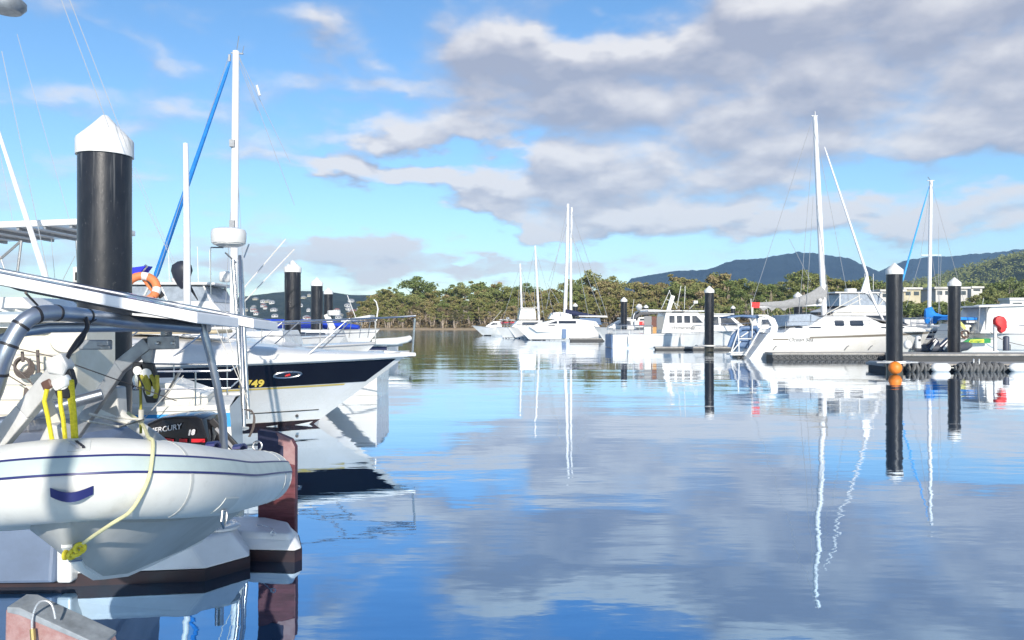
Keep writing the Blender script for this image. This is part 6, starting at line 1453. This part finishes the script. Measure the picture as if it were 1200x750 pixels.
# floats and tyre bundles along the near edge
def float_bag(px0, px1, py, label):
    T = Thing('float_fender', tuple(P((px0 + px1) / 2, py, dM - .35)), 0, label, 'fender', 'floats along the near pontoon edge')
    a, c = P(px0, py, dM - .35), P(px1, py, dM - .35); mb = MB(); mb.tube([a, a.lerp(c, .08), a.lerp(c, .2), a.lerp(c, .8), a.lerp(c, .92), c], [.03, .13, .19, .19, .13, .03], 14); T.w(mb, 'bag', fender(), True)
    mb = MB(); mb.tube([a - Vector((.12, 0, 0)), a], .02, 6); mb.tube([c, c + Vector((.12, 0, 0))], .02, 6); T.w(mb, 'end_rope', rope(), True)
float_bag(1091, 1114, 431, 'white float fender lying left of the long tyre bundle'); float_bag(1182, 1212, 431, 'white float fender at the right picture edge beyond the tyre bundle')
def tyre_bundle(px0, px1, py, r, label):
    T = Thing('tyre_bundle', tuple(P((px0 + px1) / 2, py, dM - .35)), 0, label, 'tyre fender', 'tyre bundles along the near pontoon edge')
    a, c = P(px0, py, dM - .35), P(px1, py, dM - .35); n_ = int((c.x - a.x) / .13)
    for i in range(n_):
        t = (i + .5) / n_; k = r * (1 - (2 * t - 1) ** 4) ** .5; mb = MB(); q_ = a.lerp(c, t); torus(mb, (0, 0, 0), k * .72, k * .34, Matrix.Rotation(R_(90 + (18 if i % 2 else -8)), 3, 'Y'), 12, 6); mb.v = [(x + q_.x, y + q_.y, z + q_.z) for x, y, z in mb.v]; T.w(mb, 'tyre', mat('grey_rubber'), True)
tyre_bundle(1062, 1089, 431, .22, 'short bundle of grey tyres right of the orange buoy'); tyre_bundle(1117, 1180, 431, .24, 'long bundle of grey tyres between the two white floats')
for x_ in (1141, 1146.5):
    pass
LD = Thing('dock_hoop', tuple(P(1144, 436, dM - .4)), 0, 'pair of white uprights on the pontoon edge over the long tyre bundle', 'ladder')
for x_ in (1141, 1147.5): mb = MB(); mb.tube([P(x_, 440, dM - .45), P(x_, 423, dM - .45), P(x_, 421, dM - .2)], .025, 6); LD.w(mb, 'upright', gel(), True)

# ---- things on the walkway
dk = 38.0
LP = Thing('lifebuoy_station', tuple(P(1167, 411, dk)), 0, 'white post with a bright red lifebuoy cover on the right-hand walkway', 'lifebuoy station')
mb = MB(); mb.bar(P(1166, 411.5, dk), P(1166, 378, dk), .13, .13, (0, 1, 0)); LP.w(mb, 'post', gel(), False, .02)
c = P(1171, 380, dk - .1); mb = MB(); poly_ = [(-.27, .22), (-.2, .36), (-.02, .43), (.18, .38), (.30, .2), (.33, -.1), (.25, -.36), (.08, -.45), (-.02, -.36), (.0, -.22), (-.12, -.12), (-.26, .02)]; mb.loft([[(x * k + c.x, c.y + y_, z * k + c.z) for x, z in poly_] for y_, k in ((-.16, .7), (-.12, .93), (0, 1.0), (.12, .93), (.16, .7))]); LP.w(mb, 'cover', red(), True)
BD = Thing('dock_bollard', tuple(P(1076, 408, dk)), 0, 'white service bollard on the walkway between the big sloop and the outboards', 'bollard'); mb = MB(); c = P(1076, 408, dk); mb.lathe([(.13, 0), (.13, .5), (.10, .58), (.02, .62)], c, 16); BD.w(mb, 'post', gel(), True); mb = MB(); mb.box(c + Vector((0, -.14, .4)), (.1, .02, .12)); BD.w(mb, 'socket', black())
BD = Thing('dock_bollard', tuple(P(1179, 411, dk)), 0, 'dark cylindrical bollard right of the red lifebuoy post', 'bollard'); mb = MB(); c = P(1179, 411, dk); mb.lathe([(.14, 0), (.14, .66), (.10, .72), (.02, .74)], c, 16); BD.w(mb, 'post', mat('dark_grey_blue', (.05, .06, .09), .5), True); mb = MB(); mb.tube([c + Vector((.14, 0, .3)), c + Vector((.2, 0, .3)), c + Vector((.2, 0, .02))], .02, 6); BD.w(mb, 'hose', rubber())
FB = Thing('white_fender', tuple(P(1064, 404, dk)), 0, 'round white fender beside the service bollard', 'fender'); mb = MB(); mb.lathe([(.19 * sin(a) + .001, -.22 * cos(a)) for a in [pi * k / 10 for k in range(11)]], P(1063.5, 404, dk), 18); FB.w(mb, 'ball', fender(), True)
mb = MB(); mb.tube([P(1063.5, 399, dk), P(1064, 394, dk)], .015, 5); FB.w(mb, 'lanyard', rope())
# ---- navy yacht with blue cover
d = 46.0
N1 = Thing('navy_yacht', ((1102 - 600) / F * d, d + 1.4, 0), R_(181), 'yacht with a navy hull and bright blue sail cover behind the right-hand piles', 'yacht')
HN = Hull(8.6, 2.9, 1.25, 1.0, rake=1.0, srake=.3); std_hull(N1, HN, mat('navy_gelcoat', (.012, .015, .09), .2, coat=.4), mat('white_boot', (.7, .7, .7), .4), (-.05, .1), deckm=gel2())
cabin(N1, 'coachroof', [(-2.5, 1.05), (-2.2, 1.60), (1.4, 1.55), (2.4, 1.2)], 1.0, .85, gel2(), [rrect(-1.4, 1.25, -.4, 1.42, .05), rrect(-.1, 1.25, .8, 1.4, .05)])
mb = MB(); m0, m1 = P(1088.5, 392, d + 1.4), P(1091, 212, d + 1.4); mb.tube([m0, m1], [.12, .095], 10); ms = N1.w(mb, 'mast', alu(), True)
mb = MB(); mb.bar(m1 + Vector((-.25, 0, .02)), m1 + Vector((.2, 0, .02)), .05, .05); mb.tube([m1, m1 + Vector((-.2, 0, .25))], .02, 4); N1.w(mb, 'masthead_gear', galv(), parent=ms)
mb = MB(); mb.bar(P(1079, 299, d + 1.4), P(1103, 299, d + 1.4), .06, .04); N1.w(mb, 'spreader', alu(), parent=ms)
for y_ in range(18): pass
a, c = P(1089, 218, d + 1.4), P(1055, 338, d + 1.6); mb = MB(); mb.tube([a, a.lerp(c, .1), a.lerp(c, .2), a.lerp(c, .9), c], [.02, .03, .045, .06, .02], 8); N1.w(mb, 'furled_sail', mat('azure_canvas', (.05, .33, .75), .7), True)
for a, c in (((1091, 214), (1135, 372)), ((1091, 300), (1080, 300)), ((1080, 299), (1062, 360)), ((1092, 300), (1103, 370)), ((1103, 299), (1100, 380)), ((1090, 218), (1079, 299)), ((1100, 262), (1100, 372))): mb = MB(); mb.tube([P(*a, d + 1.3), P(*c, d + 1.3)], .012, 4); N1.w(mb, 'stay', mat('rigging_wire'), True)
AZ = mat('azure_cover', (.01, .22, .70), .7, var=.25, vscale=5, bump=.5, bscale=8)
sail_cover(N1, [N1.I @ P(x, y, d + 1.3) for x, y in ((1084, 370), (1089, 369), (1096, 371.5), (1104, 372), (1125, 371.5))], [(.12, .42), (.22, .50), (.18, .28), (.14, .16), (.1, .1)], AZ)
A = [P(x, y, d + 1.25) for x, y in ((1085, 362), (1092, 359), (1099, 370), (1098, 379), (1086, 380))]; mb = MB(); mb.loft([A, [v + Vector((0, .2, 0)) for v in A]]); N1.w(mb, 'cover_front', AZ, False, .03)
hull_rails(N1, HN, .55, .05, 1, 6, .014)
# ---- tender with two dark outboards
TR = Thing('rigid_tender', tuple(Vector(((1098 - 600) / F * 42, 42.5, 0))), R_(0), 'tender with a pair of tilted black outboards beside the right dock pile', 'dinghy')
for y_ in (-.7, .7): mb = MB(); mb.tube([(-1.3, y_, .5), (.9, y_, .52), (1.6, y_ * .7, .6), (2.0, y_ * .1, .65)], [.2, .24, .22, .18], 10); TR.l(mb, 'air_tube', mat('dark_grey_tube', (.06, .065, .08), .5), True)
mb = MB(); mb.loft([[(-1.3, .6, .4), (-1.3, -.6, .4), (-1.3, 0, -.1)], [(1.5, .4, .45), (1.5, -.4, .45), (1.5, 0, .05)]]); TR.l(mb, 'hull_bottom', HB)
for x_ in (-.45, .25):
    mo_ = MB(); mo_.loft([[Vector((x_ + a_ * .62 + b2 * -.3, -.75 + yy, .70 + a_ * .55 + b2 * .42)) for yy, b2 in ((-.16, -.35), (.16, -.35), (.18, .35), (-.18, .35))] for a_ in (-.45, 0, .5)]); TR.l(mo_, 'outboard_cowl', mat('navy_cowl', (.01, .015, .045), .25, coat=.4), False, .08)
    mb = MB(); mb.bar((x_ - .15, -.95, .45), (x_ + .2, -.97, .95), .03, .1); TR.l(mb, 'cowl_stripe', gel()); mb = MB(); mb.bar((x_ - .2, -.8, .42), (x_ - .55, -.8, .0), .12, .12); TR.l(mb, 'drive_leg', black(), False, .02)
# ---- fishing boat with the green and yellow banner, blue canopy
d = 43.0
G1_ = Thing('dive_boat', ((1146 - 600) / F * d, d + 1.5, 0), R_(180), 'white workboat with a green and yellow lettered side panel and a blue canopy', 'workboat')
HG = Hull(5.6, 2.5, .95, .95, rake=.6, stern=.95); std_hull(G1_, HG, gel(), BANDB, (0, .1))
A = [G1_.I @ P(x, y, d - .02) for x, y in ((1126, 402), (1134, 397), (1160, 396.5), (1160, 402))]; nn_ = Vector((0, .25, 0))
mb = MB(); mb.loft([A, [v + nn_ * .3 for v in A]]); G1_.l(mb, 'green_panel', mat('green_panel', (.01, .22, .06), .5))
A = [G1_.I @ P(x, y, d - .02) for x, y in ((1134, 401.2), (1136, 398), (1152, 397.6), (1152, 401.4))]; mb = MB(); mb.loft([[v + nn_ * .3 + Vector((0, .01, 0)) for v in A], [v + nn_ * .3 + Vector((0, .018, 0)) for v in A]]); G1_.l(mb, 'yellow_panel', mat('yellow_panel', (.75, .72, .05), .5))
text_mesh('panel_lettering', 'stronger', .2, mat('green_panel'), G1_.e, basis(G1_.I @ P(1144, 399.4, d - .14), (-1, 0, 0), (0, 0, 1)), .003, .2)
cabin(G1_, 'canopy', [(-2.4, 2.02), (-2.3, 2.12), (.7, 2.22), (1.0, 2.05)], .9, .85, AZ); cabin(G1_, 'wheelhouse', [(-1.2, .95), (-1.1, 1.75), (.9, 1.85), (1.3, .95)], .75, .65, gel2(), [rrect(-.8, 1.35, .0, 1.65, .05)])
for x_ in (-2.2, -.8, .8): mb = MB(); mb.tube([(x_, .85, .95), (x_, .85, 2.08)], .025, 5); G1_.l(mb, 'canopy_post', steel())
mb = MB(); mb.bar((1.0, .9, 2.3), (.35, .9, 1.55), .08, .16); G1_.l(mb, 'yellow_chute', mat('pale_yellow_plastic', (.60, .60, .16), .5), False, .03)
mb = MB(); mb.box((-.9, .9, 1.95), (2.4, .06, .12)); G1_.l(mb, 'canopy_valance', gel()); mb = MB(); torus(mb, (.4, .95, 1.25), .2, .06, Matrix.Rotation(R_(90), 3, 'X')); G1_.l(mb, 'round_vent', mat('brown_plastic'), True)
hull_rails(G1_, HG, .5, 0, 1, 7, .018)
# ---- white cruiser at the right edge
d = 42.0
E1 = Thing('cabin_cruiser', ((1224 - 600) / F * d, d + 2.2, 0), R_(178), 'large white cabin cruiser cut by the right picture edge behind the red lifebuoy', 'motor cruiser')
HE = Hull(7.2, 3.4, 1.3, 1.2, rake=.5, stern=.95); std_hull(E1, HE, gel(), BANDB, (0, .1))
cabin(E1, 'superstructure', [(-3.2, 1.25), (-3.2, 2.9), (1.6, 2.95), (2.4, 2.75), (3.0, 1.3)][::1], 1.55, 1.35, gel(), [[(-.1, 2.0), (-2.4, 1.6), (-2.4, 2.45), (.3, 2.5)], rrect(1.5, 1.9, 1.95, 1.97, .02), rrect(1.5, 1.6, 1.95, 1.67, .02)])
mb = MB(); mb.prism([(3.1, 2.75), (-3.2, 2.98), (-3.2, 3.05), (3.1, 2.85)], -1.6, 1.6); E1.l(mb, 'roof', gel(), False, .02)
for x_, z_ in ((3.1, 2.75), (2.7, 2.78)): mb = MB(); mb.tube([(x_, 1.5, 1.3), (x_ - .1, 1.5, z_)], .03, 6); E1.l(mb, 'roof_post', mat('grey_aluminium'))
mb = MB(); mb.tube(smooth_path([(2.6, 1.75, 1.4), (1.8, 1.8, .9), (.5, 1.8, .6), (-1.5, 1.8, .45)], 4), .02, 6); E1.l(mb, 'mooring_line', mat('dark_rope'), True)
hull_rails(E1, HE, .5, .5, 1, 4, .018)
# ---- hull between pile 1048 and the navy yacht, and an upturned white cover
T = Thing('moored_cruiser', ((1072 - 600) / F * 52, 54.0, 0), R_(178), 'white cruiser with a canvas-covered foredeck just right of the tallest right-hand pile', 'motor cruiser')
Hh = Hull(5.2, 3.0, 1.5, 1.3, rake=1.0, stern=.9); std_hull(T, Hh, gel(), BANDB, (0, .1)); cabin(T, 'covered_deck', [(-2.0, 1.35), (-1.7, 2.1), (.9, 2.1), (1.7, 1.7), (2.0, 1.4)], 1.2, .9, mat('pale_canvas', (.62, .62, .62), .8, var=.2, vscale=5)); hull_rails(T, Hh, .5, .3, 1, 5, .018)

# ================================================================ HOUSES
HW2 = mat('house_white', (.62, .61, .58), .7, var=.2, vscale=.5); HCm = mat('house_cream', (.55, .50, .36), .7, var=.2, vscale=.5); RFM = mat('roof_grey', (.25, .25, .26), .7); RFR = mat('roof_red', (.28, .10, .07), .7); HGL = mat('house_glass', (.05, .07, .09), .1)
def house(px, py, d_, w_, h_, dp, label, wallm, roofm, flat=False, nwin=3, base=None):
    c = P(px, py, d_); T = Thing('hill_house', (c.x, d_, c.z), R_(random.Random(int(px)).uniform(-12, 12)), label, 'house', 'houses on the hillsides')
    mb = MB(); mb.box((0, 0, h_ / 2 - 3), (w_, dp, h_ + 6)); T.l(mb, 'wall', wallm)
    if flat: mb = MB(); mb.box((0, 0, h_ + .2), (w_ * 1.15, dp * 1.15, .4)); T.l(mb, 'roof', HW2)
    else:
        mb = MB(); mb.v = []; ov = w_ * .06; mb.add([(-w_ / 2 - ov, -dp / 2 - ov, h_), (w_ / 2 + ov, -dp / 2 - ov, h_), (w_ / 2 + ov, dp / 2 + ov, h_), (-w_ / 2 - ov, dp / 2 + ov, h_), (-w_ / 4, 0, h_ + dp * .28), (w_ / 4, 0, h_ + dp * .28)], [(0, 1, 5, 4), (1, 2, 5), (2, 3, 4, 5), (3, 0, 4), (0, 3, 2, 1)]); T.l(mb, 'roof', roofm)
    for k in range(nwin):
        x = -w_ / 2 + w_ * (k + .5) / nwin; mb = MB(); mb.box((x, -dp / 2 - .02, h_ * .55), (w_ / nwin * .6, .1, h_ * .42)); T.l(mb, 'window', HGL)
    return T
rh = random.Random(3); hl = bpy.data.objects['distant_hill']
NM = ['white grey-roofed hillside house', 'cream hillside house', 'white red-roofed hillside house']
for i in range(46):
    px = rh.choice((rh.uniform(286, 335), rh.uniform(352, 368), rh.uniform(392, 430), rh.uniform(-40, 285))); dd = rh.uniform(1080, 1330); x = (px - 600) / F * dd
    z = hillz(hl, x, dd)
    if z is None: continue
    k = rh.randrange(3); T = house(px, 376 - (z - HC) * F / dd, dd, rh.uniform(5, 10), rh.uniform(2.2, 3.6), 7, NM[k] + (', left of the first far pile' if px < 336 else ', between the far piles' if px < 392 else ', right of the third far pile') if px > 285 else NM[k] + ', left of the radar pole', (HW2, HCm, HW2)[k], (RFM, RFM, RFR)[k], False, 2)
house(1061, 350, 150, 3.2, 1.7, 5, 'cream house between the tall right-hand pile and the furled blue jib', HCm, RFM, True, 2)
house(1106, 349.5, 165, 6.6, 1.9, 6, 'modern white flat-roofed house with a long glass front above the marina', HW2, RFM, True, 4)
house(1134, 343, 170, 2.8, .9, 5, 'narrow white flat-roofed house just right of the right-hand dock pile', HW2, RFM, True, 1)
house(1186, 364, 122, 2.2, 1.6, 3, 'small white square hut among bushes near the right picture edge', HW2, RFM, True, 1)
house(1033, 352, 150, 5, 1.6, 6, 'low white building half hidden behind the tall right-hand pile', HW2, RFM, True, 2)

# ================================================================ tell look-alikes apart from left to right
bpy.context.view_layer.update()
ORD = ['leftmost', 'second', 'third', 'fourth', 'fifth', 'sixth', 'seventh', 'eighth', 'ninth', 'tenth', 'eleventh', 'twelfth', 'thirteenth', 'fourteenth', 'fifteenth']
byl = {}
for o in COL.objects:
    if o.parent is None and 'label' in o.keys(): byl.setdefault(o['label'], []).append(o)
for lab, os_ in byl.items():
    if 1 < len(os_) <= 15:
        os_.sort(key=lambda o: o.location.x / max(1, o.location.y))
        for k, o in enumerate(os_):
            pre = 'leftmost ' if k == 0 else 'rightmost ' if k == len(os_) - 1 else ORD[k] + ' from left: '
            o['label'] = pre + lab
